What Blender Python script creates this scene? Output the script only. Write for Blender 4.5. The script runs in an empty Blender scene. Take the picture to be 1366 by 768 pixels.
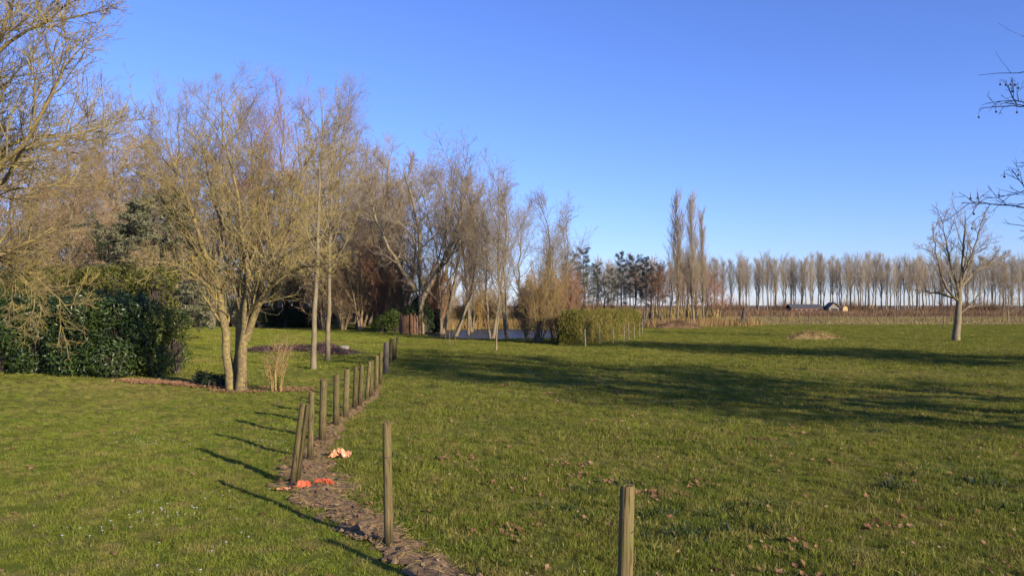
import bpy, math, random
import numpy as np
from mathutils import Vector, Matrix, Euler

# ------------------------------------------------------------------ camera, sky, sun, exposure
SC = bpy.context.scene
COL = SC.collection
CAM_H, FPX = 2.4, 1062.0            # eye height in metres, focal length in photo pixels (1366 wide)
PITCH = math.atan((407 - 384) / FPX)
cam = bpy.data.cameras.new('camera')
cam.sensor_width = 36.0
cam.lens = 36.0 * FPX / 1366.0
cam.clip_start, cam.clip_end = 0.05, 6000
cam_ob = bpy.data.objects.new('camera', cam)
COL.objects.link(cam_ob)
cam_ob.location = (0, 0, CAM_H)
cam_ob.rotation_euler = (math.pi / 2 + PITCH, 0, 0)
SC.camera = cam_ob

SUN_EL, SUN_AZ = math.radians(17.0), math.radians(136.5)     # azimuth from +Y (view direction) towards +X
world = bpy.data.worlds.new('World')
SC.world = world
world.use_nodes = True
wn = world.node_tree
wn.nodes.clear()
sky = wn.nodes.new('ShaderNodeTexSky')
sky.sky_type = 'NISHITA'
sky.sun_disc = False
sky.sun_elevation = SUN_EL
sky.sun_rotation = SUN_AZ
sky.altitude = 0
sky.air_density = 1.0
sky.dust_density = 0.1
sky.ozone_density = 3.0
hsv = wn.nodes.new('ShaderNodeVectorMath')          # camera white balance of the whole sky
hsv.operation = 'MULTIPLY'
hsv.inputs[1].default_value = (0.64, 0.73, 1.25)
bg = wn.nodes.new('ShaderNodeBackground')
bg.inputs['Strength'].default_value = 0.107
wo = wn.nodes.new('ShaderNodeOutputWorld')
wn.links.new(sky.outputs[0], hsv.inputs[0])
wn.links.new(hsv.outputs[0], bg.inputs['Color'])
wn.links.new(bg.outputs[0], wo.inputs['Surface'])

sun = bpy.data.lights.new('sun', 'SUN')
sun.energy = 4.8
sun.angle = math.radians(0.5)
sun.color = (1.0, 0.87, 0.70)
sun_ob = bpy.data.objects.new('sun', sun)
COL.objects.link(sun_ob)
SUN_DIR = Vector((math.sin(SUN_AZ) * math.cos(SUN_EL), math.cos(SUN_AZ) * math.cos(SUN_EL), math.sin(SUN_EL)))
sun_ob.rotation_euler = SUN_DIR.to_track_quat('Z', 'Y').to_euler()
sun_ob.location = SUN_DIR * 60

SC.view_settings.view_transform = 'Standard'
SC.view_settings.look = 'None'
SC.view_settings.gamma = 1.0
SC.view_settings.exposure = 0.82
SC.view_settings.use_curve_mapping = False
SC.cycles.max_bounces = 6
SC.cycles.transparent_max_bounces = 8

# ------------------------------------------------------------------ helpers
RNG = np.random.default_rng(7)
UP = np.array([0.0, 0.0, 1.0])


def sstep(a, b, x):
    t = np.clip((x - a) / (b - a), 0, 1)
    return t * t * (3 - 2 * t)


POND_C, POND_R = (-0.4, 71.5), (8.5, 15.0)


def gh(x, y):
    """height of the ground at x, y"""
    x = np.asarray(x, float); y = np.asarray(y, float)
    z = 0.035 * np.sin(x * 0.45 + 1.3) * np.sin(y * 0.38) + 0.02 * np.sin(x * 1.1 + y * 0.7) + 0.012 * np.sin(x * 2.3 - y * 1.9 + 2)
    z = z * (1 - 0.75 * sstep(25, 70, y))
    e = np.sqrt(((x - POND_C[0]) / POND_R[0]) ** 2 + ((y - POND_C[1]) / POND_R[1]) ** 2)
    e = e + 0.05 * np.sin(np.arctan2(y - POND_C[1], x - POND_C[0]) * 5 + 1)
    return z - 0.8 * (1 - sstep(0.8, 1.02, e))


def ray(px, py):
    d = Vector(((px - 683) / FPX, 1.0, (384 - py) / FPX))
    c, s = math.cos(PITCH), math.sin(PITCH)
    return Vector((d.x, d.y * c - d.z * s, d.y * s + d.z * c))


def G(px, py):
    """photo pixel of a thing's foot -> point on the ground"""
    d = ray(px, py)
    t = CAM_H / max(1e-4, -d.z)
    return Vector((d.x * t, d.y * t, float(gh(d.x * t, d.y * t))))


def A(px, py, Y):
    """photo pixel at a known distance Y -> point in space"""
    d = ray(px, py)
    t = Y / d.y
    return Vector((d.x * t, Y, CAM_H + d.z * t))


def mesh_np(name, V, F, mat=None, smooth=True):
    """mesh from numpy arrays; F is a list of (m,k) index arrays"""
    me = bpy.data.meshes.new(name)
    V = np.asarray(V, np.float32)
    if not isinstance(F, list):
        F = [F]
    F = [np.asarray(f, np.int32) for f in F if len(f)]
    me.vertices.add(len(V))
    me.vertices.foreach_set('co', V.ravel())
    loops = np.concatenate([f.ravel() for f in F])
    tot = np.concatenate([np.full(len(f), f.shape[1], np.int32) for f in F])
    start = np.concatenate([[0], np.cumsum(tot)[:-1]]).astype(np.int32)
    me.loops.add(len(loops))
    me.loops.foreach_set('vertex_index', loops)
    me.polygons.add(len(tot))
    me.polygons.foreach_set('loop_start', start)
    me.polygons.foreach_set('loop_total', tot)
    me.polygons.foreach_set('use_smooth', np.full(len(tot), smooth, bool))
    me.update(calc_edges=True)
    if mat:
        me.materials.append(mat)
    return me


def link(name, me, parent=None, loc=None):
    o = bpy.data.objects.new(name, me)
    COL.objects.link(o)
    if parent:
        o.parent = parent
    if loc is not None:
        o.location = loc
    return o


def empty(name, loc, rz=0.0, s=1.0):
    o = bpy.data.objects.new(name, None)
    o.empty_display_size = 0.2
    COL.objects.link(o)
    o.location = loc
    o.rotation_euler = (0, 0, rz)
    o.scale = (s, s, s)
    return o


def tag(o, label=None, cat=None, group=None, kind=None):
    if label: o['label'] = label
    if cat: o['category'] = cat
    if group: o['group'] = group
    if kind: o['kind'] = kind
    return o


def norm(v):
    return v / np.maximum(1e-9, np.linalg.norm(v, axis=-1, keepdims=True))


# ------------------------------------------------------------------ materials
def newmat(name):
    m = bpy.data.materials.new(name)
    m.use_nodes = True
    nt = m.node_tree
    b = nt.nodes['Principled BSDF']
    b.inputs['Specular IOR Level'].default_value = 0.08
    return m, nt, b


def N(nt, t, **kw):
    n = nt.nodes.new(t)
    for k, v in kw.items():
        if k in n.inputs:
            n.inputs[k].default_value = v
        else:
            setattr(n, k, v)
    return n


def mixc(nt, fac, a, b):
    n = nt.nodes.new('ShaderNodeMix')
    n.data_type = 'RGBA'
    for i, v in ((0, fac), (6, a), (7, b)):
        if isinstance(v, (int, float)):
            n.inputs[i].default_value = v
        elif isinstance(v, tuple):
            n.inputs[i].default_value = (*v, 1)
        else:
            nt.links.new(v, n.inputs[i])
    return n.outputs[2]


def ramp(nt, src, a, b):
    n = nt.nodes.new('ShaderNodeMapRange')
    n.inputs['From Min'].default_value = a
    n.inputs['From Max'].default_value = b
    nt.links.new(src, n.inputs['Value'])
    return n.outputs['Result']


def noise(nt, scale, co=None, detail=4, rough=0.6):
    n = N(nt, 'ShaderNodeTexNoise', Scale=scale, Detail=detail, Roughness=rough)
    if co is not None:
        nt.links.new(co, n.inputs['Vector'])
    return n.outputs['Fac']


def bark(name, dark, light, lichen=None, amt=0.5, scale=6, rough=0.9):
    m, nt, b = newmat(name)
    tc = N(nt, 'ShaderNodeTexCoord').outputs['Object']
    mp = N(nt, 'ShaderNodeMapping')
    mp.inputs['Scale'].default_value = (1, 1, 0.22)
    nt.links.new(tc, mp.inputs['Vector'])
    n1 = noise(nt, scale * 2.5, mp.outputs[0], 6, 0.7)
    c = mixc(nt, ramp(nt, n1, 0.32, 0.68), dark, light)
    if lichen:
        n2 = noise(nt, scale * 0.55, tc, 5, 0.7)
        c = mixc(nt, ramp(nt, n2, 0.62 - amt * 0.3, 0.72 - amt * 0.3), c, lichen)
    oi = N(nt, 'ShaderNodeObjectInfo')
    h = N(nt, 'ShaderNodeHueSaturation')
    nt.links.new(ramp(nt, oi.outputs['Random'], -1.2, 2.2), h.inputs['Value'])
    h.inputs['Value'].default_value = 1
    mr = N(nt, 'ShaderNodeMapRange')
    mr.inputs['To Min'].default_value, mr.inputs['To Max'].default_value = 0.85, 1.15
    nt.links.new(oi.outputs['Random'], mr.inputs['Value'])
    nt.links.new(mr.outputs[0], h.inputs['Value'])
    nt.links.new(c, h.inputs['Color'])
    nt.links.new(h.outputs[0], b.inputs['Base Color'])
    b.inputs['Roughness'].default_value = rough
    bp = N(nt, 'ShaderNodeBump', Strength=0.5, Distance=0.02)
    nt.links.new(n1, bp.inputs['Height'])
    nt.links.new(bp.outputs[0], b.inputs['Normal'])
    return m


def leafmat(name, cols, rough=0.5, spec=0.3, trans=0.25, tcol=None, scale=1.5):
    """foliage: colour differs leaf by leaf and clump by clump, some light passes through"""
    m, nt, b = newmat(name)
    g = N(nt, 'ShaderNodeNewGeometry')
    cr = N(nt, 'ShaderNodeValToRGB')
    e = cr.color_ramp.elements
    e[0].position, e[0].color = 0.0, (*cols[0], 1)
    e[1].position, e[1].color = 1.0, (*cols[-1], 1)
    for i, c in enumerate(cols[1:-1]):
        x = e.new((i + 1) / (len(cols) - 1)); x.color = (*c, 1)
    n2 = noise(nt, scale, N(nt, 'ShaderNodeTexCoord').outputs['Object'], 3)
    mx = N(nt, 'ShaderNodeMath', operation='MULTIPLY_ADD')
    nt.links.new(n2, mx.inputs[0]); mx.inputs[1].default_value = 0.9
    ma = N(nt, 'ShaderNodeMath', operation='MULTIPLY_ADD')
    nt.links.new(g.outputs['Random Per Island'], ma.inputs[0]); ma.inputs[1].default_value = 0.75; ma.inputs[2].default_value = -0.35
    nt.links.new(ma.outputs[0], mx.inputs[2])
    nt.links.new(mx.outputs[0], cr.inputs['Fac'])
    nt.links.new(cr.outputs['Color'], b.inputs['Base Color'])
    b.inputs['Roughness'].default_value = rough
    b.inputs['Specular IOR Level'].default_value = spec
    if trans:
        tr = N(nt, 'ShaderNodeBsdfTranslucent')
        nt.links.new(cr.outputs['Color'], tr.inputs['Color'])
        ms = N(nt, 'ShaderNodeMixShader'); ms.inputs[0].default_value = trans
        nt.links.new(b.outputs[0], ms.inputs[1]); nt.links.new(tr.outputs[0], ms.inputs[2])
        nt.links.new(ms.outputs[0], nt.nodes['Material Output'].inputs['Surface'])
    return m


M = {}
M['lichen_bark'] = bark('lichen_bark', (0.09, 0.066, 0.04), (0.24, 0.185, 0.105), (0.29, 0.225, 0.075), 0.48, 24)
M['lichen_twig'] = bark('lichen_twig', (0.12, 0.09, 0.045), (0.27, 0.21, 0.10), (0.31, 0.25, 0.075), 0.45, 3)
M['grey_bark'] = bark('grey_bark', (0.10, 0.078, 0.052), (0.23, 0.185, 0.12), (0.20, 0.175, 0.07), 0.35, 4)
M['grey_twig'] = bark('grey_twig', (0.17, 0.135, 0.092), (0.33, 0.265, 0.18), None, 0, 1.2)
M['brown_twig'] = bark('brown_twig', (0.19, 0.135, 0.075), (0.36, 0.26, 0.145), None, 0, 1.2)
M['olive_twig'] = bark('olive_twig', (0.19, 0.145, 0.066), (0.35, 0.275, 0.125), None, 0, 1.2)
M['red_twig'] = bark('red_twig', (0.22, 0.115, 0.07), (0.37, 0.20, 0.12), None, 0, 1.2)
M['willow_twig'] = bark('willow_twig', (0.22, 0.14, 0.055), (0.38, 0.255, 0.095), None, 0, 1.0)
M['dark_bark'] = bark('dark_bark', (0.05, 0.04, 0.035), (0.13, 0.105, 0.085), None, 0, 5)
M['dark_twig'] = bark('dark_twig', (0.075, 0.056, 0.05), (0.16, 0.12, 0.10), None, 0, 3)
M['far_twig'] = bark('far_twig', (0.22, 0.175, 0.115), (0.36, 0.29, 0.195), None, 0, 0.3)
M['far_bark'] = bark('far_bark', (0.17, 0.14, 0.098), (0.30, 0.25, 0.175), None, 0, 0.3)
M['pale_bark'] = bark('pale_bark', (0.12, 0.095, 0.06), (0.26, 0.215, 0.135), (0.20, 0.17, 0.07), 0.3, 4)
M['laurel'] = leafmat('laurel', [(0.018, 0.034, 0.009), (0.036, 0.062, 0.013), (0.065, 0.092, 0.018)], 0.36, 0.42, 0.12, scale=0.8)
M['laurel_light'] = leafmat('laurel_light', [(0.06, 0.085, 0.016), (0.10, 0.13, 0.022), (0.16, 0.17, 0.03)], 0.4, 0.4, 0.2)
M['thuja'] = leafmat('thuja', [(0.05, 0.06, 0.012), (0.10, 0.105, 0.02), (0.17, 0.155, 0.03)], 0.7, 0.15, 0.2)
M['cedar'] = leafmat('cedar', [(0.075, 0.080, 0.042), (0.14, 0.138, 0.075), (0.21, 0.195, 0.11)], 0.7, 0.15, 0.1)
M['dark_evergreen'] = leafmat('dark_evergreen', [(0.014, 0.024, 0.010), (0.03, 0.048, 0.018), (0.05, 0.07, 0.024)], 0.6, 0.2, 0.1)
M['bright_evergreen'] = leafmat('bright_evergreen', [(0.05, 0.08, 0.016), (0.09, 0.12, 0.022), (0.13, 0.16, 0.03)], 0.6, 0.2, 0.2)
M['pine_needle'] = leafmat('pine_needle', [(0.05, 0.06, 0.05), (0.085, 0.098, 0.075), (0.13, 0.14, 0.10)], 0.6, 0.2, 0.1)
M['hedge_green'] = leafmat('hedge_green', [(0.085, 0.105, 0.014), (0.15, 0.15, 0.026), (0.32, 0.185, 0.075)], 0.7, 0.15, 0.2, scale=0.5)
M['reed'] = leafmat('reed', [(0.218, 0.131, 0.048), (0.327, 0.215, 0.083), (0.407, 0.291, 0.131)], 0.7, 0.15, 0.25, scale=0.3)
M['dry_grass'] = leafmat('dry_grass', [(0.178, 0.136, 0.044), (0.277, 0.206, 0.072), (0.374, 0.273, 0.106)], 0.7, 0.15, 0.25, scale=0.15)
M['brown_crop'] = leafmat('brown_crop', [(0.124, 0.074, 0.040), (0.178, 0.111, 0.062), (0.240, 0.156, 0.087)], 0.8, 0.1, 0.1, scale=0.05)
M['dead_leaf'] = leafmat('dead_leaf', [(0.07, 0.035, 0.018), (0.16, 0.085, 0.042), (0.25, 0.135, 0.068), (0.36, 0.23, 0.13)], 0.75, 0.1, 0.25, scale=3)
M['litter'] = leafmat('litter', [(0.11, 0.055, 0.028), (0.21, 0.11, 0.055), (0.32, 0.19, 0.105)], 0.75, 0.15, 0.15, scale=2)
M['pale_bit'] = leafmat('pale_bit', [(0.15, 0.09, 0.045), (0.25, 0.17, 0.09), (0.34, 0.26, 0.16)], 0.75, 0.1, 0.2, scale=3)
M['heather'] = leafmat('heather', [(0.06, 0.042, 0.026), (0.10, 0.066, 0.055), (0.14, 0.078, 0.095)], 0.8, 0.1, 0.1, scale=1)


def make_grass_mat():
    m, nt, b = newmat('grass_blade')
    g = N(nt, 'ShaderNodeNewGeometry')
    oi = N(nt, 'ShaderNodeObjectInfo')
    big = noise(nt, 0.35, g.outputs['Position'], 5, 0.65)
    med = noise(nt, 2.2, g.outputs['Position'], 4, 0.6)
    c = mixc(nt, ramp(nt, big, 0.36, 0.66), (0.100, 0.145, 0.012), (0.179, 0.190, 0.022))
    c = mixc(nt, ramp(nt, med, 0.47, 0.68), c, (0.244, 0.203, 0.052))
    brn = noise(nt, 0.11, g.outputs['Position'], 5, 0.7)
    c = mixc(nt, ramp(nt, brn, 0.54, 0.80), c, (0.261, 0.203, 0.062))
    at = N(nt, 'ShaderNodeAttribute', attribute_type='INSTANCER', attribute_name='lawn')
    cl = mixc(nt, ramp(nt, big, 0.36, 0.66), (0.130, 0.186, 0.014), (0.201, 0.226, 0.026))
    cl = mixc(nt, ramp(nt, med, 0.48, 0.72), cl, (0.277, 0.231, 0.060))
    cl = mixc(nt, ramp(nt, brn, 0.52, 0.70), cl, (0.293, 0.214, 0.070))
    c = mixc(nt, at.outputs['Fac'], c, cl)
    c2 = mixc(nt, ramp(nt, g.outputs['Random Per Island'], 0.70, 1.0), c, (0.326, 0.276, 0.095))
    h = N(nt, 'ShaderNodeHueSaturation')
    mr = N(nt, 'ShaderNodeMapRange')
    mr.inputs['To Min'].default_value, mr.inputs['To Max'].default_value = 0.68, 1.3
    nt.links.new(oi.outputs['Random'], mr.inputs['Value'])
    nt.links.new(mr.outputs[0], h.inputs['Value'])
    nt.links.new(c2, h.inputs['Color'])
    nt.links.new(h.outputs[0], b.inputs['Base Color'])
    b.inputs['Roughness'].default_value = 0.55
    tr = N(nt, 'ShaderNodeBsdfTranslucent')
    nt.links.new(h.outputs[0], tr.inputs['Color'])
    ms = N(nt, 'ShaderNodeMixShader'); ms.inputs[0].default_value = 0.3
    nt.links.new(b.outputs[0], ms.inputs[1]); nt.links.new(tr.outputs[0], ms.inputs[2])
    nt.links.new(ms.outputs[0], nt.nodes['Material Output'].inputs['Surface'])
    return m


M['grass'] = make_grass_mat()


def make_ground_mat():
    m, nt, b = newmat('ground_turf')
    g = N(nt, 'ShaderNodeNewGeometry')
    pos = g.outputs['Position']
    big = noise(nt, 0.35, pos, 5, 0.65)
    med = noise(nt, 2.2, pos, 4, 0.6)
    fine = noise(nt, 26, pos, 5, 0.75)
    c = mixc(nt, ramp(nt, big, 0.36, 0.66), (0.108, 0.137, 0.014), (0.187, 0.186, 0.028))
    c = mixc(nt, ramp(nt, med, 0.50, 0.74), c, (0.220, 0.197, 0.060))
    sep = N(nt, 'ShaderNodeSeparateXYZ')
    nt.links.new(pos, sep.inputs[0])
    # the mown lawn left of the fence is yellower than the meadow
    l1 = N(nt, 'ShaderNodeMath', operation='MULTIPLY_ADD'); l1.inputs[1].default_value = -0.72; l1.inputs[2].default_value = 4.57
    l2 = N(nt, 'ShaderNodeMath', operation='MULTIPLY_ADD'); l2.inputs[1].default_value = -0.0996; l2.inputs[2].default_value = -1.71
    nt.links.new(sep.outputs['Y'], l1.inputs[0]); nt.links.new(sep.outputs['Y'], l2.inputs[0])
    mxm = N(nt, 'ShaderNodeMath', operation='MAXIMUM'); nt.links.new(l1.outputs[0], mxm.inputs[0]); nt.links.new(l2.outputs[0], mxm.inputs[1])
    sb = N(nt, 'ShaderNodeMath', operation='SUBTRACT'); nt.links.new(mxm.outputs[0], sb.inputs[0]); nt.links.new(sep.outputs['X'], sb.inputs[1])
    lawn = mixc(nt, ramp(nt, med, 0.44, 0.68), (0.149, 0.180, 0.018), (0.264, 0.215, 0.060))
    c = mixc(nt, ramp(nt, sb.outputs[0], -0.2, 0.3), c, lawn)
    c = mixc(nt, ramp(nt, fine, 0.42, 0.72), c, (0.083, 0.084, 0.020))
    brown = noise(nt, 0.11, pos, 5, 0.7)
    c = mixc(nt, ramp(nt, brown, 0.52, 0.74), c, (0.242, 0.191, 0.060))
    # beyond the meadow the turf gives way to dry grass and then bare brown fields
    wob = noise(nt, 0.08, pos, 4)
    ma = N(nt, 'ShaderNodeMath', operation='MULTIPLY_ADD')
    nt.links.new(wob, ma.inputs[0]); ma.inputs[1].default_value = 24
    nt.links.new(sep.outputs['Y'], ma.inputs[2])
    band = noise(nt, 0.05, pos, 5, 0.7)
    dry = mixc(nt, ramp(nt, band, 0.4, 0.62), (0.27, 0.205, 0.08), (0.17, 0.155, 0.042))
    dry = mixc(nt, ramp(nt, fine, 0.35, 0.7), dry, (0.30, 0.22, 0.10))
    c = mixc(nt, ramp(nt, ma.outputs[0], 106, 112), c, dry)
    c = mixc(nt, ramp(nt, ma.outputs[0], 168, 180), c, (0.16, 0.105, 0.06))
    nt.links.new(c, b.inputs['Base Color'])
    b.inputs['Roughness'].default_value = 0.95
    b.inputs['Specular IOR Level'].default_value = 0.05
    n3 = noise(nt, 9, pos, 6, 0.8)
    bp = N(nt, 'ShaderNodeBump', Strength=0.9, Distance=0.07)
    nt.links.new(n3, bp.inputs['Height'])
    nt.links.new(bp.outputs[0], b.inputs['Normal'])
    return m


M['ground'] = make_ground_mat()


def simple(name, c1, c2, scale=8, rough=0.9, bump=0.3, dist=0.02, stretch=None, spec=0.15):
    m, nt, b = newmat(name)
    tc = N(nt, 'ShaderNodeTexCoord').outputs['Object']
    if stretch:
        mp = N(nt, 'ShaderNodeMapping'); mp.inputs['Scale'].default_value = stretch
        nt.links.new(tc, mp.inputs['Vector']); tc = mp.outputs[0]
    n1 = noise(nt, scale, tc, 7, 0.7)
    nt.links.new(mixc(nt, ramp(nt, n1, 0.3, 0.7), c1, c2), b.inputs['Base Color'])
    b.inputs['Roughness'].default_value = rough
    b.inputs['Specular IOR Level'].default_value = spec
    bp = N(nt, 'ShaderNodeBump', Strength=bump, Distance=dist)
    nt.links.new(n1, bp.inputs['Height']); nt.links.new(bp.outputs[0], b.inputs['Normal'])
    return m


M['soil'] = simple('soil', (0.12, 0.075, 0.036), (0.31, 0.20, 0.10), 9, 0.95, 0.8, 0.03)
M['clod'] = simple('clod', (0.08, 0.05, 0.028), (0.25, 0.165, 0.095), 20, 0.95, 0.8, 0.02)
M['straw_heap'] = simple('straw_heap', (0.26, 0.165, 0.075), (0.52, 0.37, 0.17), 5, 0.95, 0.9, 0.06, (1, 5, 5))
M['plastic_orange'] = simple('plastic_orange', (0.42, 0.06, 0.025), (0.52, 0.12, 0.05), 25, 0.5, 0.2, 0.005, None, 0.35)
M['plastic_pale'] = simple('plastic_pale', (0.50, 0.17, 0.08), (0.60, 0.32, 0.17), 12, 0.5, 0.2, 0.005, None, 0.35)
M['rust_wire'] = simple('rust_wire', (0.08, 0.075, 0.065), (0.16, 0.15, 0.13), 30, 0.6, 0.1, 0.001)
M['insulator'] = simple('insulator', (0.02, 0.02, 0.02), (0.05, 0.05, 0.05), 30, 0.5, 0.1, 0.001)
M['roof_dark'] = simple('roof_dark', (0.05, 0.05, 0.06), (0.12, 0.12, 0.13), 1)
M['roof_pale'] = simple('roof_pale', (0.06, 0.062, 0.066), (0.10, 0.10, 0.105), 1)
M['brick_wall'] = simple('brick_wall', (0.20, 0.105, 0.066), (0.27, 0.15, 0.098), 2)
M['plank_wall'] = simple('plank_wall', (0.16, 0.13, 0.10), (0.28, 0.23, 0.18), 2)
M['window_glass'] = simple('window_glass', (0.02, 0.025, 0.03), (0.04, 0.045, 0.05), 1, 0.15, 0.0, 0.001, None, 0.5)
M['panel_wood'] = simple('panel_wood', (0.11, 0.055, 0.034), (0.23, 0.125, 0.074), 6, 0.9, 0.3, 0.01, (3, 3, 0.5))
M['daisy'] = simple('daisy', (0.70, 0.70, 0.62), (0.82, 0.82, 0.78), 5, 0.7, 0, 0.001)
M['stone'] = simple('stone', (0.20, 0.17, 0.13), (0.32, 0.28, 0.22), 9, 0.9, 0.5, 0.02)


def make_post_mat():
    m, nt, b = newmat('post_wood')
    tc = N(nt, 'ShaderNodeTexCoord').outputs['Object']
    mp = N(nt, 'ShaderNodeMapping'); mp.inputs['Scale'].default_value = (22, 22, 1.1)
    nt.links.new(tc, mp.inputs['Vector'])
    grain = noise(nt, 2.0, mp.outputs[0], 7, 0.75)
    c = mixc(nt, ramp(nt, grain, 0.30, 0.66), (0.045, 0.030, 0.014), (0.185, 0.138, 0.062))
    alg = noise(nt, 4.5, tc, 4, 0.6)
    c = mixc(nt, ramp(nt, alg, 0.46, 0.68), c, (0.12, 0.115, 0.036))
    crack = noise(nt, 3.2, mp.outputs[0], 3, 0.5)
    c = mixc(nt, ramp(nt, crack, 0.42, 0.34), c, (0.02, 0.014, 0.008))
    sp = N(nt, 'ShaderNodeSeparateXYZ'); nt.links.new(tc, sp.inputs[0])
    wet = N(nt, 'ShaderNodeMath', operation='MULTIPLY_ADD'); nt.links.new(alg, wet.inputs[0]); wet.inputs[1].default_value = -0.5; nt.links.new(sp.outputs['Z'], wet.inputs[2])
    c = mixc(nt, ramp(nt, wet.outputs[0], 0.05, -0.22), c, (0.035, 0.027, 0.014))
    h = N(nt, 'ShaderNodeHueSaturation')
    oi = N(nt, 'ShaderNodeObjectInfo')
    mr = N(nt, 'ShaderNodeMapRange'); mr.inputs['To Min'].default_value = 0.7; mr.inputs['To Max'].default_value = 1.2
    nt.links.new(oi.outputs['Random'], mr.inputs['Value']); nt.links.new(mr.outputs[0], h.inputs['Value'])
    nt.links.new(c, h.inputs['Color'])
    nt.links.new(h.outputs[0], b.inputs['Base Color'])
    b.inputs['Roughness'].default_value = 0.85
    bp = N(nt, 'ShaderNodeBump', Strength=0.9, Distance=0.012)
    nt.links.new(grain, bp.inputs['Height']); nt.links.new(bp.outputs[0], b.inputs['Normal'])
    return m


M['post'] = make_post_mat()


def make_water():
    m, nt, b = newmat('pond_water')
    b.inputs['Base Color'].default_value = (0.015, 0.022, 0.025, 1)
    b.inputs['Roughness'].default_value = 0.26
    b.inputs['Specular IOR Level'].default_value = 0.5
    b.inputs['IOR'].default_value = 1.33
    g = N(nt, 'ShaderNodeNewGeometry')
    mp = N(nt, 'ShaderNodeMapping'); mp.inputs['Scale'].default_value = (0.6, 1.6, 1)
    nt.links.new(g.outputs['Position'], mp.inputs['Vector'])
    n1 = noise(nt, 1.4, mp.outputs[0], 4, 0.6)
    bp = N(nt, 'ShaderNodeBump', Strength=1.0, Distance=0.5)
    nt.links.new(n1, bp.inputs['Height']); nt.links.new(bp.outputs[0], b.inputs['Normal'])
    return m


M['water'] = make_water()

# ------------------------------------------------------------------ ground and pond
def make_ground():
    xs = np.concatenate([-np.geomspace(3000, 46, 26)[:-1], np.arange(-46, 46.01, 0.6), np.geomspace(46, 3000, 26)[1:]])
    ys = np.concatenate([-np.geomspace(400, 6, 10), np.arange(-4, 100, 0.5), np.geomspace(100, 5000, 34)])
    X, Y = np.meshgrid(xs, ys)
    Z = gh(X, Y)
    V = np.stack([X, Y, Z], -1).reshape(-1, 3)
    ny, nx = X.shape
    i = np.arange(ny - 1)[:, None] * nx + np.arange(nx - 1)[None]
    F = np.stack([i, i + 1, i + nx + 1, i + nx], -1).reshape(-1, 4)
    tag(link('ground', mesh_np('ground', V, F, M['ground'])), kind='structure')
    nx, ny = 30, 30
    X, Y = np.meshgrid(np.linspace(-13, 13, nx), np.linspace(55, 88, ny))
    V = np.stack([X, Y, np.full_like(X, -0.13)], -1).reshape(-1, 3)
    i = np.arange(ny - 1)[:, None] * nx + np.arange(nx - 1)[None]
    F = np.stack([i, i + 1, i + nx + 1, i + nx], -1).reshape(-1, 4)
    keep = np.array([min(gh(*V[k][:2]) for k in f) < -0.10 for f in F])
    tag(link('pond_water', mesh_np('pond_water', V, F[keep], M['water'])), kind='structure')


make_ground()

# ------------------------------------------------------------------ branching plants
def tubes(P, R, sides):
    B, n, _ = P.shape
    T = np.empty_like(P)
    T[:, 1:-1] = P[:, 2:] - P[:, :-2]
    T[:, 0] = P[:, 1] - P[:, 0]
    T[:, -1] = P[:, -1] - P[:, -2]
    T = norm(T)
    ref = np.where(np.abs(T[:, :1, 2:3]) > 0.8, np.array([1.0, 0, 0]), UP)
    a = norm(np.cross(T, np.broadcast_to(ref, T.shape)))
    b = np.cross(T, a)
    th = np.arange(sides) / sides * 2 * np.pi
    V = P[:, :, None] + R[:, :, None, None] * (np.cos(th)[:, None] * a[:, :, None] + np.sin(th)[:, None] * b[:, :, None])
    base = (np.arange(B) * n * sides)[:, None, None] + (np.arange(n - 1) * sides)[None, :, None]
    k = np.arange(sides)[None, None]
    k2 = (k + 1) % sides
    F = np.stack([base + k, base + k2, base + sides + k2, base + sides + k], -1)
    return V.reshape(-1, 3), F.reshape(-1, 4)


class Buf:
    def __init__(s):
        s.V, s.F, s.n = [], [], 0

    def add(s, V, F):
        if len(V) == 0:
            return
        s.V.append(V); s.F.append(F + s.n); s.n += len(V)

    def mesh(s, name, mat, smooth=True):
        V = np.concatenate(s.V)
        byk = {}
        for f in s.F:
            byk.setdefault(f.shape[1], []).append(f)
        return mesh_np(name, V, [np.concatenate(v) for v in byk.values()], mat, smooth)


def resample(pts, rad, n):
    pts = np.asarray(pts, float); rad = np.asarray(rad, float)
    d = np.concatenate([[0], np.cumsum(np.linalg.norm(np.diff(pts, axis=0), axis=1))])
    t = np.linspace(0, d[-1], n)
    q = np.stack([np.interp(t, d, pts[:, i]) for i in range(3)], -1)
    q[1:-1] = 0.25 * q[:-2] + 0.5 * q[1:-1] + 0.25 * q[2:]
    return q, np.interp(t, d, rad), d[-1]


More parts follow.
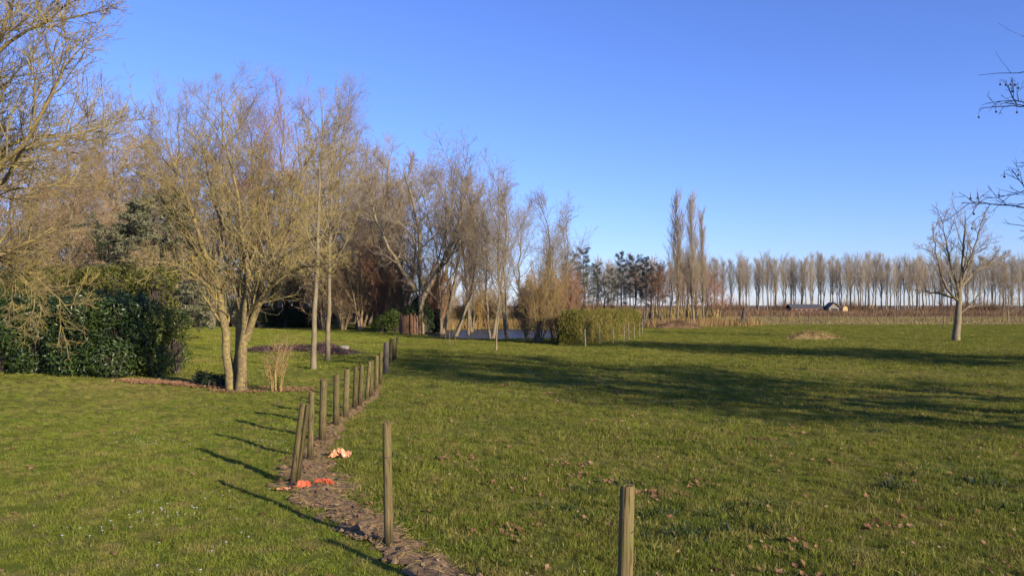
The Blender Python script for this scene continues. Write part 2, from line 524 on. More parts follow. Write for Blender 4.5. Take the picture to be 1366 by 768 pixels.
def sprout(rng, P, R, L, n, t0, t1, ang, angv, lr, lt, seg, wob, trop, rr, rmin, up=0.0, lmin=0.0, shape=None):
    """children of all parent branches at once"""
    B, NP, _ = P.shape
    t = t0 + (t1 - t0) * (np.arange(n)[None] + rng.random((B, n))) / n
    f = t * (NP - 1)
    i = np.clip(f.astype(int), 0, NP - 2)
    w = (f - i)[..., None]
    bi = np.arange(B)[:, None]
    p0, p1 = P[bi, i], P[bi, i + 1]
    pos = p0 * (1 - w) + p1 * w
    T = norm(p1 - p0)
    r = R[bi, i] * (1 - w[..., 0]) + R[bi, i + 1] * w[..., 0]
    ref = np.where(np.abs(T[..., 2:3]) > 0.85, np.array([1.0, 0, 0]), UP)
    a = norm(np.cross(T, ref)); b = np.cross(T, a)
    phi = (np.arange(n)[None] * 2.39996 + rng.random((B, 1)) * 6.28 + rng.normal(0, 0.5, (B, n)))[..., None]
    an = np.radians(ang + angv * rng.normal(0, 1, (B, n)))[..., None]
    d = np.cos(an) * T + np.sin(an) * (np.cos(phi) * a + np.sin(phi) * b)
    d = norm(d + up * UP)
    ln = L[:, None] * lr * (1 - lt * (t - t0) / max(1e-6, t1 - t0)) * rng.uniform(0.65, 1.3, (B, n))
    if shape is not None:
        ln = ln * shape(t)
    ln = np.maximum(ln, lmin)
    pos, d, ln, r = pos.reshape(-1, 3), d.reshape(-1, 3), ln.ravel(), r.ravel()
    Q = np.empty((len(ln), seg + 1, 3)); Q[:, 0] = pos
    cur = d
    for k in range(seg):
        cur = norm(cur + rng.normal(0, wob, cur.shape) + trop * UP)
        Q[:, k + 1] = Q[:, k] + cur * (ln / seg)[:, None]
    r0 = np.clip(r * rr, rmin, r)
    r0 = np.maximum(r0, rmin)
    s = np.linspace(0, 1, seg + 1)[None]
    RR = np.maximum(r0[:, None] * (1 - 0.78 * s), rmin * (1 - 0.5 * s))
    return Q, RR, ln


def grow(seed, stems, levels, trunk_levels=1, nstem=12, sides=(10, 6, 4, 3, 3)):
    """stems: list of (points, radii). Returns (trunk mesh buffer, crown buffer, tips of the last level)"""
    rng = np.random.default_rng(seed)
    S = [resample(p, r, nstem) for p, r in stems]
    P = np.stack([s[0] for s in S]); R = np.stack([s[1] for s in S]); L = np.array([s[2] for s in S])
    P[:, 2:] += rng.normal(0, 1, P[:, 2:].shape) * (L / nstem * 0.06)[:, None, None]
    tb, cb = Buf(), Buf()
    Rf = R.copy()
    Rf[:, 0] *= 1.15
    tb.add(*tubes(P, Rf, sides[0]))
    tips = None
    for k, lv in enumerate(levels):
        P, R, L = sprout(rng, P, R, L, **lv)
        ok = P[:, -1, 2] > 0.12
        ok &= P[:, :, 2].min(1) > 0.05
        P, R, L = P[ok], R[ok], L[ok]
        (tb if k < trunk_levels else cb).add(*tubes(P, R, sides[min(k + 1, len(sides) - 1)]))
        tips = P[:, -1]
    return tb, cb, tips


def straight(h, r, lean=(0, 0), bend=0.0, top=0.1, seed=0):
    rng = np.random.default_rng(seed + 100)
    t = np.linspace(0, 1, 7)
    p = np.stack([lean[0] * t * h + bend * np.sin(t * 3) * h * 0.05 + rng.normal(0, 0.006 * h, 7) * (t > 0),
                  lean[1] * t * h + rng.normal(0, 0.006 * h, 7) * (t > 0), t * h], -1)
    return p, r * (1 - (1 - top) * t ** 0.8)


def lv(n, t0, t1, ang, angv, lr, lt, seg, wob, trop, rr, rmin, up=0.0, **k):
    return dict(n=n, t0=t0, t1=t1, ang=ang, angv=angv, lr=lr, lt=lt, seg=seg, wob=wob, trop=trop, rr=rr, rmin=rmin, up=up, **k)


PROTO = {}


def proto(name, seed, stems, levels, bark_m, twig_m, H, trunk_levels=1, **kw):
    tb, cb, _ = grow(seed, stems, levels, trunk_levels, **kw)
    PROTO[name] = (tb.mesh(name + '_trunk', M[bark_m]), cb.mesh(name + '_crown', M[twig_m]), H)


# upright woodland tree (poplar, ash): ascending limbs
for i in range(3):
    proto('upright%d' % i, 20 + i, [straight(22, 0.30, ((-.03, .02, .05)[i], 0.02), bend=(1, -1, .5)[i], seed=i)],
          [lv(15, .20, .96, 42, 8, .40, .55, 7, .10, .10, .42, .03, .25),
           lv(9, .15, 1, 40, 10, .50, .35, 5, .08, .05, .5, .016, .15),
           lv(7, .12, 1, 40, 12, .50, .3, 3, .10, .04, .6, .010, .12),
           lv(4, .15, 1, 38, 12, .70, .2, 2, .10, .03, .7, .008, .1)], 'grey_bark', 'grey_twig', 23)
# spreading tree: forks low into heavy crooked limbs
for i in range(2):
    st = [straight(12, .30, ((.18, -.10)[i], .03), bend=1, top=.2, seed=30 + i)]
    st.append((np.array([[0, 0, 2.6], [-.9, .3, 4.2], [-2.2, .5, 6.5], [-3.0, .2, 9], [-3.4, .2, 11]]) * (1 if i == 0 else np.array([-1, 1, 1])), [.2, .18, .14, .09, .03]))
    st.append((np.array([[.25, 0, 3.4], [1.2, -.4, 4.8], [2.4, -.6, 6.8], [3.2, -.6, 8.8], [3.6, -.6, 10.5]]) * (1 if i == 0 else np.array([-1, 1, 1])), [.17, .15, .11, .07, .03]))
    proto('spreading%d' % i, 40 + i, st,
          [lv(9, .25, .98, 50, 10, .36, .45, 6, .17, .06, .5, .03, .15),
           lv(8, .15, 1, 45, 14, .52, .3, 4, .14, .05, .5, .018, .12),
           lv(7, .12, 1, 42, 14, .52, .3, 3, .12, .04, .6, .011, .1),
           lv(3, .15, 1, 40, 14, .62, .2, 2, .2, .03, .7, .009, .1)], 'grey_bark', 'grey_twig', 13)
# dense fine-twigged tree (hornbeam-like brown crown)
for i in range(2):
    proto('dense%d' % i, 50 + i, [straight(13, .25, (.02, .02), bend=1 - 2 * i, seed=50 + i)],
          [lv(22, .14, .97, 52, 10, .38, .5, 6, .12, .03, .4, .025, .12),
           lv(10, .12, 1, 45, 14, .42, .3, 4, .16, .02, .5, .014, .1),
           lv(8, .1, 1, 45, 16, .42, .3, 3, .2, .0, .6, .010, .05),
           lv(4, .1, 1, 44, 14, .65, .2, 2, .14, .02, .7, .009, .05)], 'grey_bark', 'brown_twig', 13.5)
# slender waterside tree
for i in range(3):
    proto('slender%d' % i, 60 + i, [straight(13, .17, ((.06, -.09, .02)[i], .03), bend=(2, -2, 3)[i], seed=60 + i)]
          + ([straight(11, .12, ((-.13, .12, .0)[i], .05), bend=1, seed=70 + i)] if i < 2 else []),
          [lv(14, .22, .97, 40, 9, .34, .5, 6, .13, .09, .42, .02, .2),
           lv(8, .15, 1, 42, 10, .52, .3, 4, .10, .05, .5, .013, .12),
           lv(6, .12, 1, 40, 12, .52, .3, 3, .10, .04, .6, .009, .1),
           lv(3, .2, 1, 36, 12, .6, .2, 2, .10, .03, .7, .007, .1)], 'grey_bark', 'grey_twig', 13.5)
# columnar poplar
for i in range(2):
    proto('columnar%d' % i, 80 + i, [straight(15, .17, (.01, 0), bend=.4, seed=80 + i)],
          [lv(60, .12, .95, 26, 6, .27, .60, 6, .05, .09, .35, .016, .55),
           lv(8, .15, 1, 24, 8, .48, .3, 4, .09, .07, .5, .011, .35),
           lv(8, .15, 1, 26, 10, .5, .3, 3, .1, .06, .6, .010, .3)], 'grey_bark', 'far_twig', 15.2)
# poplar of the far row: bare trunk, narrow brush crown
for i in range(4):
    proto('rowpoplar%d' % i, 90 + i, [straight(17, .26, ((-.01, .015, .0, .02)[i], 0), bend=.5, seed=90 + i)],
          [lv(22, .26, .96, 30, 5, .34, .60, 5, .05, .10, .36, .028, .4),
           lv(8, .18, 1, 28, 8, .50, .3, 3, .07, .08, .5, .018, .3),
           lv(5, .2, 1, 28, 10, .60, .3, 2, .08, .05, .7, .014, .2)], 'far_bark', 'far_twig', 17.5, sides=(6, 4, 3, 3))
# alder with reddish cones and buds
for i in range(2):
    proto('alder%d' % i, 100 + i, [straight(8.5, .13, (.03 - .06 * i, 0), bend=1, seed=100 + i)],
          [lv(22, .2, .97, 55, 9, .34, .55, 5, .1, .04, .4, .018, .1),
           lv(9, .15, 1, 45, 14, .42, .3, 3, .16, .02, .5, .012, .05),
           lv(9, .1, 1, 45, 16, .5, .3, 3, .2, .0, .6, .011, .0)], 'dark_bark', 'red_twig', 9)
# many-stemmed shrub
for i in range(2):
    rg = np.random.default_rng(110 + i)
    st = []
    for k in range(16):
        a = rg.uniform(0, 6.28); q = rg.uniform(.1, .5)
        h = rg.uniform(3.0, 4.6)
        st.append((np.array([[math.cos(a) * .12, math.sin(a) * .12, 0], [math.cos(a) * q * 1.4, math.sin(a) * q * 1.4, h * .4], [math.cos(a) * q * 3.2, math.sin(a) * q * 3.2, h]]), [.035, .025, .008]))
    proto('shrub%d' % i, 112 + i, st,
          [lv(9, .12, .98, 35, 10, .36, .4, 4, .13, .06, .6, .010, .15),
           lv(7, .15, 1, 38, 14, .45, .3, 3, .18, .03, .6, .008, .1),
           lv(5, .15, 1, 40, 15, .5, .3, 2, .2, .0, .7, .007, .0)], 'brown_twig', 'brown_twig', 4.6, trunk_levels=1, nstem=7, sides=(5, 4, 3, 3))
# sapling
proto('sapling', 120, [straight(3.6, .035, (.01, 0), bend=.3, seed=120)],
      [lv(14, .3, .97, 40, 8, .30, .5, 4, .1, .06, .5, .008, .2), lv(6, .15, 1, 40, 12, .45, .3, 3, .15, .03, .6, .006, .1),
       lv(4, .2, 1, 40, 12, .5, .3, 2, .15, .03, .7, .005, .1)], 'grey_bark', 'brown_twig', 3.8)


def recolour(o, mat):
    if mat:
        o.material_slots[0].link = 'OBJECT'
        o.material_slots[0].material = M[mat]


def tree(kind, name, px, Y, top, label, cat='tree', group=None, rz=None, twig=None, bark_m=None, foot=None, sxy=1.0):
    """place one tree: foot below pixel column px at distance Y, top of crown at photo row `top`"""
    tm, cm, H = PROTO[kind]
    if foot is not None:
        p = G(px, foot)
    else:
        q = A(px, 407, Y); p = Vector((q.x, q.y, float(gh(q.x, q.y))))
    h = A(px, top, p.y).z - p.z
    s = h / H
    r = empty(name, p, RNG.uniform(0, 6.28) if rz is None else rz)
    r.scale = (s * sxy, s * sxy, s)
    t = link('trunk', tm, r); recolour(t, bark_m)
    c = link('crown', cm, r); recolour(c, twig)
    tag(r, label, cat, group)
    return r


# ---- wood behind the garden, left (feet hidden behind hedges and shrubs)
WG = 'bare trees of the wood behind the garden'
wood = [('upright0', 18, 74, 160, 'grey_twig', 'tall bare grey tree at the left edge behind the yellow-green hedge'),
        ('upright2', 78, 80, 178, 'olive_twig', 'bare tree behind the hedge, second upright crown from the left edge'),
        ('upright1', 132, 78, 168, 'grey_twig', 'bare tall tree rising behind the left wing of the grey-green cedar'),
        ('upright0', 192, 84, 150, 'grey_twig', 'tall bare tree rising straight behind the grey-green cedar'),
        ('upright1', 240, 86, 132, 'grey_twig', 'tall bare tree behind the left stem of the lichen-covered tree'),
        ('upright2', 283, 82, 112, 'grey_twig', 'highest bare crown of the wood, above the lichen-covered tree'),
        ('upright0', 330, 90, 140, 'brown_twig', 'brownish tall bare tree behind the right stem of the lichen-covered tree'),
        ('upright1', 372, 84, 140, 'red_twig', 'reddish brown tall bare tree between the lichen-covered tree and the thin paired trunks'),
        ('upright2', 424, 86, 130, 'grey_twig', 'tall bare grey tree straight above the two thin paired trunks'),
        ('upright0', 458, 92, 145, 'grey_twig', 'tall bare tree just right of the thin paired trunks, far back'),
        ('upright1', 500, 94, 235, 'olive_twig', 'lower bare tree behind the brown thicket'),
        ('dense0', 45, 62, 215, 'brown_twig', 'dense brown-twigged tree behind the left end of the laurel hedge'),
        ('dense1', 105, 64, 205, 'brown_twig', 'dense brown-twigged tree left of the grey-green cedar'),
        ('dense0', 160, 68, 195, 'brown_twig', 'broad dense brown crown above the grey-green cedar'),
        ('dense1', 215, 66, 205, 'brown_twig', 'dense brown crown at the right shoulder of the grey-green cedar'),
        ('dense0', 268, 88, 235, 'olive_twig', 'olive brown twiggy tree behind the left stem of the lichen-covered tree'),
        ('dense1', 345, 88, 235, 'olive_twig', 'olive brown twiggy tree behind the right stem of the lichen-covered tree'),
        ('dense0', 405, 86, 260, 'olive_twig', 'olive brown twiggy tree left of the brown thicket'),
        ('dense1', 448, 84, 290, 'brown_twig', 'round brown twiggy tree at the left of the brown thicket')]
for k, px, Y, top, tw, lab in wood:
    tree(k, 'woodland_tree', px, Y, top, lab, 'tree', WG, twig=tw, sxy=1.0 if k[0] == 'u' else 1.15)
fr = random.Random(11)
for k in range(26):
    tree('dense%d' % (k % 2), 'thicket_tree', 8 + k * 20 + fr.uniform(-8, 8), fr.uniform(92, 112), fr.uniform(205, 265) + (25 if k > 19 else 0),
         'brown twiggy tree lost in the depth of the wood behind the garden', 'tree', 'trees in the depth of the wood', twig=fr.choice(['brown_twig', 'olive_twig', 'brown_twig', 'red_twig']), sxy=1.2)
for k in range(22):
    tree('shrub%d' % (k % 2), 'understorey_bush', 5 + k * 25 + fr.uniform(-10, 10), fr.uniform(86, 98), fr.uniform(345, 375),
         'brown bush in the understorey at the back of the garden', 'bush', 'understorey bushes at the back of the garden', twig=fr.choice(['brown_twig', 'olive_twig']), bark_m='brown_twig', sxy=1.15)
tree('spreading0', 'spreading_tree', 478, 82, 190, 'dark-limbed spreading bare tree leaning right above the brown thicket', rz=.2, bark_m='grey_bark', twig='grey_twig', sxy=.9)
tree('spreading1', 'spreading_tree', 560, 78, 212, 'large bare tree with a low V fork beside the red-brown plank screen', rz=.1, foot=443)

# ---- trees on the pond bank
PG = 'bare trees on the pond bank'
pond = [('slender0', 588, 443, 205, 'grey_twig', 'bare twin-stemmed tree at the left end of the pond'),
        ('slender2', 603, 446, 235, 'grey_twig', 'pale slender tree beside the left edge of the blue water'),
        ('slender1', 630, 441, 222, 'grey_twig', 'bare tree right behind the narrow brown tree on the far bank'),
        ('slender1', 655, 449, 240, 'grey_twig', 'bare tree with a dark bowed trunk in front of the blue water'),
        ('slender0', 677, 452, 232, 'grey_twig', 'thick-trunked bare tree in the middle of the pond bank'),
        ('slender2', 712, 457, 262, 'grey_twig', 'tall thin bare tree at the right of the pond'),
        ('slender1', 742, 446, 285, 'grey_twig', 'rightmost bare tree of the pond bank, above the orange willow bushes'),
        ('slender0', 536, 440, 235, 'brown_twig', 'bare tree behind the dark green shrub by the plank screen')]
for k, px, ft, top, tw, lab in pond:
    tree(k, 'waterside_tree', px, 0, top, lab, 'tree', PG, twig=tw, foot=ft)
tree('columnar0', 'columnar_tree', 625, 0, 262, 'narrow brown columnar tree standing among the pond bank trees', twig='brown_twig', foot=444, sxy=1.0)
tree('sapling', 'young_tree', 662, 0, 345, 'young pale-stemmed tree on the lawn before the pond', twig='brown_twig', bark_m='pale_bark', foot=468, sxy=1.2)

for k, (px, top) in enumerate([(470, 212), (492, 222), (515, 208), (540, 225), (566, 222), (600, 240), (646, 256), (694, 276), (740, 300)]):
    tree(('upright%d' % (k % 3)) if k % 2 else ('slender%d' % (k // 2 % 3)), 'bank_tree', px + fr.uniform(-5, 5), fr.uniform(96, 112), top + fr.uniform(-4, 8),
         'bare tree in the back row far behind the pond', 'tree', 'trees in the back row behind the pond', twig=fr.choice(['grey_twig', 'olive_twig', 'brown_twig']), sxy=1.1)
for k in range(16):
    tree('shrub%d' % (k % 2), 'bank_bush', 560 + k * 14 + fr.uniform(-5, 5), fr.uniform(91, 100), fr.uniform(378, 402),
         'tan bush in the scrub on the far bank of the pond', 'bush', 'bushes on the far bank of the pond', twig=fr.choice(['brown_twig', 'olive_twig', 'willow_twig']), bark_m='brown_twig', sxy=1.1)

# ---- brown thicket and willow bushes
TG = 'brown bushes of the thicket'
for i, (px, ft, top, tw, lab) in enumerate([
        (432, 440.5, 330, 'brown_twig', 'brown bush at the left end of the thicket, behind the thin paired trunks'),
        (458, 440.5, 345, 'brown_twig', 'brown bush just right of the thin paired trunks'),
        (482, 440.5, 318, 'brown_twig', 'tall brown bush in the middle of the thicket'),
        (508, 440.5, 325, 'red_twig', 'reddish brown bush behind the bright green shrub'),
        (532, 440.5, 335, 'brown_twig', 'brown bush behind the dark evergreen by the plank screen'),
        (575, 442, 345, 'red_twig', 'reddish bush just right of the plank screen'),
        (640, 434.5, 385, 'willow_twig', 'orange brown bush on the far bank of the pond'),
        (590, 437, 352, 'brown_twig', 'tall brown bush behind the left end of the pond'),
        (712, 434.5, 372, 'brown_twig', 'brown bush on the far bank behind the willow bushes')]):
    tree('shrub%d' % (i % 2), 'brown_bush', px, 0, top, lab, 'bush', TG, twig=tw, foot=ft, bark_m=tw)
for i, (px, ft, top, tw, lab) in enumerate([
        (702, 456, 385, 'brown_twig', 'low brown bush on the near bank left of the orange willow bushes'),
        (720, 458, 350, 'willow_twig', 'orange willow bush with the pale forked foot at the right of the pond'),
        (738, 456, 358, 'willow_twig', 'orange willow bush in the middle of the three by the green hedge'),
        (757, 455, 362, 'red_twig', 'reddish willow bush touching the left end of the green hedge')]):
    tree('shrub%d' % (i % 2), 'willow_bush', px, 0, top, lab, 'bush', 'willow bushes at the right of the pond', twig=tw, foot=ft, bark_m='pale_bark', sxy=.8)

# ---- poplars, alders and the solitary tree in the meadow
tree('columnar0', 'columnar_poplar', 903, 0, 264, 'left one of the tall columnar poplars beyond the meadow', foot=434, rz=1, sxy=1.0)
tree('columnar1', 'columnar_poplar', 925, 0, 262, 'middle columnar poplar, joined closely by a slimmer one', foot=436, rz=2, sxy=.85)
tree('columnar0', 'columnar_poplar', 939, 0, 285, 'right and shortest of the columnar poplars', foot=434, rz=3, sxy=.75)
for i, (px, Y, top, tw, lab) in enumerate([
        (806, 112, 352, 'grey_twig', 'bare grey tree between the two groups of pines'),
        (846, 104, 338, 'red_twig', 'reddish bare tree behind the right part of the green hedge'),
        (866, 108, 345, 'red_twig', 'reddish bare tree left of the red-twigged alder'),
        (880, 98, 348, 'red_twig', 'red-twigged alder left of the first columnar poplar'),
        (893, 104, 352, 'red_twig', 'red-twigged alder crowding the left columnar poplar'),
        (915, 98, 350, 'red_twig', 'red-twigged alder between the columnar poplars'),
        (930, 102, 348, 'red_twig', 'red-twigged alder behind the middle columnar poplar'),
        (942, 96, 352, 'red_twig', 'red-twigged alder right of the columnar poplars'),
        (953, 104, 362, 'red_twig', 'red-twigged alder, second from the right of the group by the poplars'),
        (963, 100, 374, 'red_twig', 'small red-twigged alder, rightmost of the group by the poplars')]):
    tree('alder%d' % (i % 2), 'alder_tree', px, Y, top, lab, 'tree', 'alders beyond the meadow', twig=tw, sxy=1.15)

# ---- far row of poplars along the field
rr = random.Random(5)
for row, (Y, step) in enumerate(((262, 9.5), (278, 11.0), (296, 12.0))):
    x = 748.0
    while x < 1440:
        x += step * rr.uniform(.6, 1.4)
        if row == 0 and rr.random() < .06:
            continue
        tree('rowpoplar%d' % rr.randrange(4), 'row_poplar', x, Y + rr.uniform(-4, 4), 347 + rr.uniform(-6, 9) - row * 1.0 + (8 if x < 900 else 0),
             'tall bare poplar in the long row beyond the far field', 'tree', 'poplars in the far row')

# ------------------------------------------------------------------ hero trees, built stem by stem
def world_stem(pts, Y, root):
    """[(px, py, extra depth)] -> points relative to root"""
    return np.array([list(A(a, b, Y + d) - root) for a, b, d in pts])


def hero(name, seed, root, stems, levels, bark_m, twig_m, label, trunk_levels=1, nstem=14, sides=(12, 7, 4, 3, 3), group=None):
    tb, cb, tips = grow(seed, stems, levels, trunk_levels, nstem=nstem, sides=sides)
    r = empty(name, root)
    link('trunk', tb.mesh(name + '_trunk', M[bark_m]), r)
    link('crown', cb.mesh(name + '_crown', M[twig_m]), r)
    tag(r, label, 'tree', group)
    return r, tips


# the lichen-covered tree with three stems
hr = G(315, 520)
HY = hr.y
hst = [(world_stem([(309, 524, 0), (304, 470, .1), (297, 415, .2), (284, 360, .1), (262, 300, -.2), (238, 235, -.5), (222, 185, -.6)], HY, hr), [.150, .125, .105, .078, .050, .028, .010]),
       (world_stem([(321, 524, -.1), (325, 470, -.2), (331, 420, -.3), (333, 360, -.4), (322, 300, -.4), (308, 220, -.3), (292, 160, -.2)], HY, hr), [.155, .13, .11, .078, .050, .028, .010]),
       (world_stem([(328, 452, -.2), (344, 408, -.4), (362, 376, -.7), (380, 325, -1.0), (398, 265, -1.2), (408, 205, -1.2)], HY, hr), [.11, .092, .07, .046, .026, .010]),
       (world_stem([(314, 523, .12), (316, 475, .25), (318, 420, .5), (330, 340, .9), (346, 260, 1.3), (350, 180, 1.5)], HY, hr), [.14, .12, .09, .058, .03, .010]),
       (world_stem([(361, 378, -.7), (385, 362, -1.2), (410, 354, -1.7), (432, 356, -2.1), (446, 368, -2.4)], HY, hr), [.045, .036, .028, .018, .008]),
       (world_stem([(293, 405, .2), (272, 375, -.2), (243, 355, -.7), (214, 348, -1.1), (192, 355, -1.4)], HY, hr), [.048, .04, .03, .018, .008]),
       (world_stem([(284, 358, .1), (298, 310, .6), (282, 250, 1.0), (268, 190, 1.2)], HY, hr), [.06, .045, .026, .010]),
       (world_stem([(290, 385, .1), (262, 340, .3), (232, 290, .4), (206, 250, .5)], HY, hr), [.055, .04, .025, .010])]
hero('lichen_tree', 5, hr, hst,
     [lv(13, .20, .97, 46, 12, .33, .4, 6, .10, .06, .46, .014, .18),
      lv(6, .12, 1, 42, 12, .58, .3, 4, .10, .05, .55, .008, .15),
      lv(4, .12, 1, 40, 14, .58, .3, 3, .10, .03, .6, .0055, .1),
      lv(3, .15, 1, 42, 16, .55, .2, 2, .2, .02, .7, .0045, .05)],
     'lichen_bark', 'lichen_twig', 'yellow lichen-covered tree with several stems from one foot by the hedge end')

# old lichen-covered tree outside the left edge of the picture, branches reaching in
wr = Vector((-13.4, 17.0, float(gh(-13.4, 17))))
WY = 17.0
wst = [(world_stem([(-160, 590, 0), (-140, 430, 0), (-110, 330, 0), (-90, 240, .2), (-70, 140, .5), (-60, 20, .6), (-40, -120, .4)], WY, wr), [.30, .26, .20, .14, .09, .05, .02]),
       (world_stem([(-110, 330, 0), (-60, 280, -.6), (0, 225, -1.0), (40, 185, -1.3), (72, 130, -1.5), (90, 60, -1.6), (76, -10, -1.5)], WY, wr), [.09, .075, .055, .042, .030, .020, .008]),
       (world_stem([(-120, 370, 0), (-60, 260, .5), (10, 190, 1.0), (70, 175, 1.6), (130, 190, 2.0), (185, 205, 2.3)], WY, wr), [.08, .06, .042, .028, .018, .008]),
       (world_stem([(-100, 290, 0), (-60, 180, -.5), (-20, 90, -1.0), (20, 45, -1.3), (75, 25, -1.5), (110, -10, -1.6)], WY, wr), [.08, .062, .045, .032, .020, .008]),
       (world_stem([(-115, 400, 0), (-70, 335, 1.6), (-20, 328, 2.8), (25, 345, 3.8), (62, 380, 4.4), (95, 418, 4.8)], WY, wr), [.09, .07, .048, .032, .020, .008]),
       (world_stem([(-110, 350, 0), (-60, 250, 1.4), (-20, 215, 2.4), (40, 200, 3.2), (110, 176, 3.8), (165, 160, 4.2)], WY, wr), [.09, .07, .048, .032, .020, .008]),
       (world_stem([(-112, 385, 0), (-60, 330, .8), (-5, 335, 1.6), (35, 372, 2.4), (60, 420, 3.0)], WY, wr), [.08, .06, .04, .024, .008]),
       (world_stem([(-95, 260, 0), (-50, 150, .3), (-10, 70, .6), (20, 0, .8), (40, -60, .9)], WY, wr), [.09, .065, .045, .028, .010])]
hero('old_lichen_tree', 9, wr, wst,
     [lv(17, .22, .98, 48, 12, .27, .4, 6, .14, .05, .45, .014, .15),
      lv(9, .12, 1, 40, 13, .54, .3, 4, .12, .05, .55, .008, .15),
      lv(5, .15, 1, 40, 14, .5, .3, 3, .14, .03, .6, .005, .1),
      lv(3, .15, 1, 40, 14, .6, .2, 2, .14, .02, .7, .004, .05)],
     'lichen_bark', 'lichen_twig', 'old lichen-covered tree reaching its branches in from the left edge')

# two thin-trunked trees on the lawn
for j, (px, ft, px2, lab) in enumerate([(418, 493, 424, 'thin straight-trunked lawn tree, the nearer and paler of the pair'),
                                        (437, 482, 441, 'thin straight-trunked lawn tree, the farther and darker of the pair')]):
    r0 = G(px, ft); Y0 = r0.y
    st = [(world_stem([(px, ft + 3, 0), (px + 1, 430, 0), (px2 - 1, 360, .1), (px2, 290, .2), (px2 + 2, 225, .2), (px2, 170 + 25 * j, .2)], Y0, r0), [.11, .092, .075, .052, .032, .010])]
    hero('lawn_tree', 33 + j, r0, st,
         [lv(18, .36, .97, 50, 10, .32, .45, 6, .11, .06, .45, .014, .18),
          lv(7, .15, 1, 42, 14, .42, .3, 4, .17, .03, .5, .009, .1),
          lv(7, .15, 1, 42, 16, .45, .3, 3, .2, .01, .6, .007, .05),
          lv(4, .15, 1, 42, 16, .55, .2, 2, .2, .0, .7, .0055, .0)],
         'pale_bark' if j == 0 else 'grey_bark', 'olive_twig', lab, group='thin paired trees on the lawn')

# solitary tree in the meadow, right
sr = G(1275, 455)
sst = [(world_stem([(1275, 458, 0), (1277, 420, 0), (1281, 390, 0), (1284, 350, .1), (1288, 315, 0), (1288, 282, 0)], sr.y, sr), [.25, .21, .16, .09, .05, .015]),
       (world_stem([(1278, 402, 0), (1262, 385, -.3), (1252, 355, -.4), (1247, 325, -.5), (1246, 300, -.5)], sr.y, sr), [0.098, 0.083, 0.060, 0.038, 0.011]),
       (world_stem([(1281, 395, 0), (1270, 360, .5), (1262, 325, .8), (1256, 290, .9)], sr.y, sr), [0.090, 0.068, 0.045, 0.011]),
       (world_stem([(1283, 375, 0), (1294, 345, -.4), (1305, 315, -.6), (1310, 292, -.7)], sr.y, sr), [0.083, 0.060, 0.038, 0.011]),
       (world_stem([(1279, 400, 0), (1255, 391, .3), (1238, 390, .5), (1222, 386, .6)], sr.y, sr), [.08, .06, .035, .012]),
       (world_stem([(1282, 382, 0), (1300, 362, .5), (1322, 350, .8), (1340, 340, 1.0)], sr.y, sr), [.10, .07, .04, .012])]
hero('solitary_tree', 44, sr, sst,
     [lv(11, .2, .97, 42, 9, .30, .35, 5, .1, .08, .42, .022, .2),
      lv(6, .2, 1, 40, 12, .42, .3, 4, .14, .05, .5, .013, .15),
      lv(6, .2, 1, 38, 12, .5, .3, 3, .10, .04, .6, .008, .1),
      lv(3, .2, 1, 38, 12, .6, .3, 2, .10, .04, .7, .006, .1)],
     'grey_bark', 'grey_twig', 'solitary bare tree with a stout trunk in the right of the meadow')
tree('sapling', 'young_tree', 1258, 0, 372, 'thin dark young tree just behind the solitary meadow tree', twig='dark_twig', bark_m='dark_bark', foot=437, sxy=1.2)
tree('dense0', 'field_tree', 1345, 120, 372, 'low twiggy tree at the right edge below the plane branches', twig='grey_twig')

# plane trees right of the picture: the branches of one reach in, all throw shadows over the meadow
pl_stems = [straight(10.5, .30, (.02, 0), bend=.6, top=.22, seed=140)]
for k in range(13):
    a = k * 2.4 + .9; z0 = 2.9 + k * .5; ln = 3.2 - .12 * k
    c, s = math.cos(a), math.sin(a)
    pl_stems.append((np.array([[0, 0, z0], [c * ln * .35, s * ln * .35, z0 + .6], [c * ln * .75, s * ln * .75, z0 + 1.0], [c * ln * 1.15, s * ln * 1.15, z0 + 1.1]]), [.07, .05, .032, .012]))
pl_levels = [lv(14, .22, .99, 45, 10, .38, .3, 5, .14, .02, .55, .018, .05),
             lv(9, .2, 1, 42, 14, .45, .3, 4, .18, .02, .55, .011, .05),
             lv(6, .2, 1, 42, 15, .5, .3, 3, .2, -.02, .7, .007, .0)]
tbp, cbp, ptips = grow(141, pl_stems, pl_levels, 1, nstem=10, sides=(10, 6, 4, 3))
pl_fine = [pl_stems[0]] + [(p_, [v * .6 for v in r_]) for p_, r_ in pl_stems[1:]]
tbs, cbs, ptips = grow(141, pl_fine, [lv(8, .3, .99, 42, 10, .36, .3, 5, .12, .03, .5, .014, .05), lv(5, .25, 1, 40, 14, .5, .3, 4, .14, .04, .55, .008, .05),
                                      lv(2, .2, 1, 42, 15, .5, .3, 3, .16, .02, .7, .006, .0)], 1, nstem=10, sides=(10, 6, 4, 3))
PROTO['plane_sparse'] = (tbs.mesh('plane_trunk', M['dark_bark']), cbs.mesh('plane_crown', M['dark_twig']), 11.0)
PROTO['plane'] = (tbp.mesh('plane_trunk', M['grey_bark']), cbp.mesh('plane_crown', M['dark_twig']), 11.0)


def ball_mesh():
    import bmesh
    bm = bmesh.new()
    bmesh.ops.create_icosphere(bm, subdivisions=2, radius=.024)
    rg = random.Random(2)
    for v in bm.verts:
        v.co *= rg.uniform(.85, 1.12)
    stalk = bmesh.ops.create_cone(bm, segments=4, radius1=.004, radius2=.003, depth=.10)
    bmesh.ops.translate(bm, verts=stalk['verts'], vec=(0, 0, .07))
    me = bpy.data.meshes.new('seed_ball'); bm.to_mesh(me); bm.free()
    me.materials.append(M['dark_twig'])
    return me


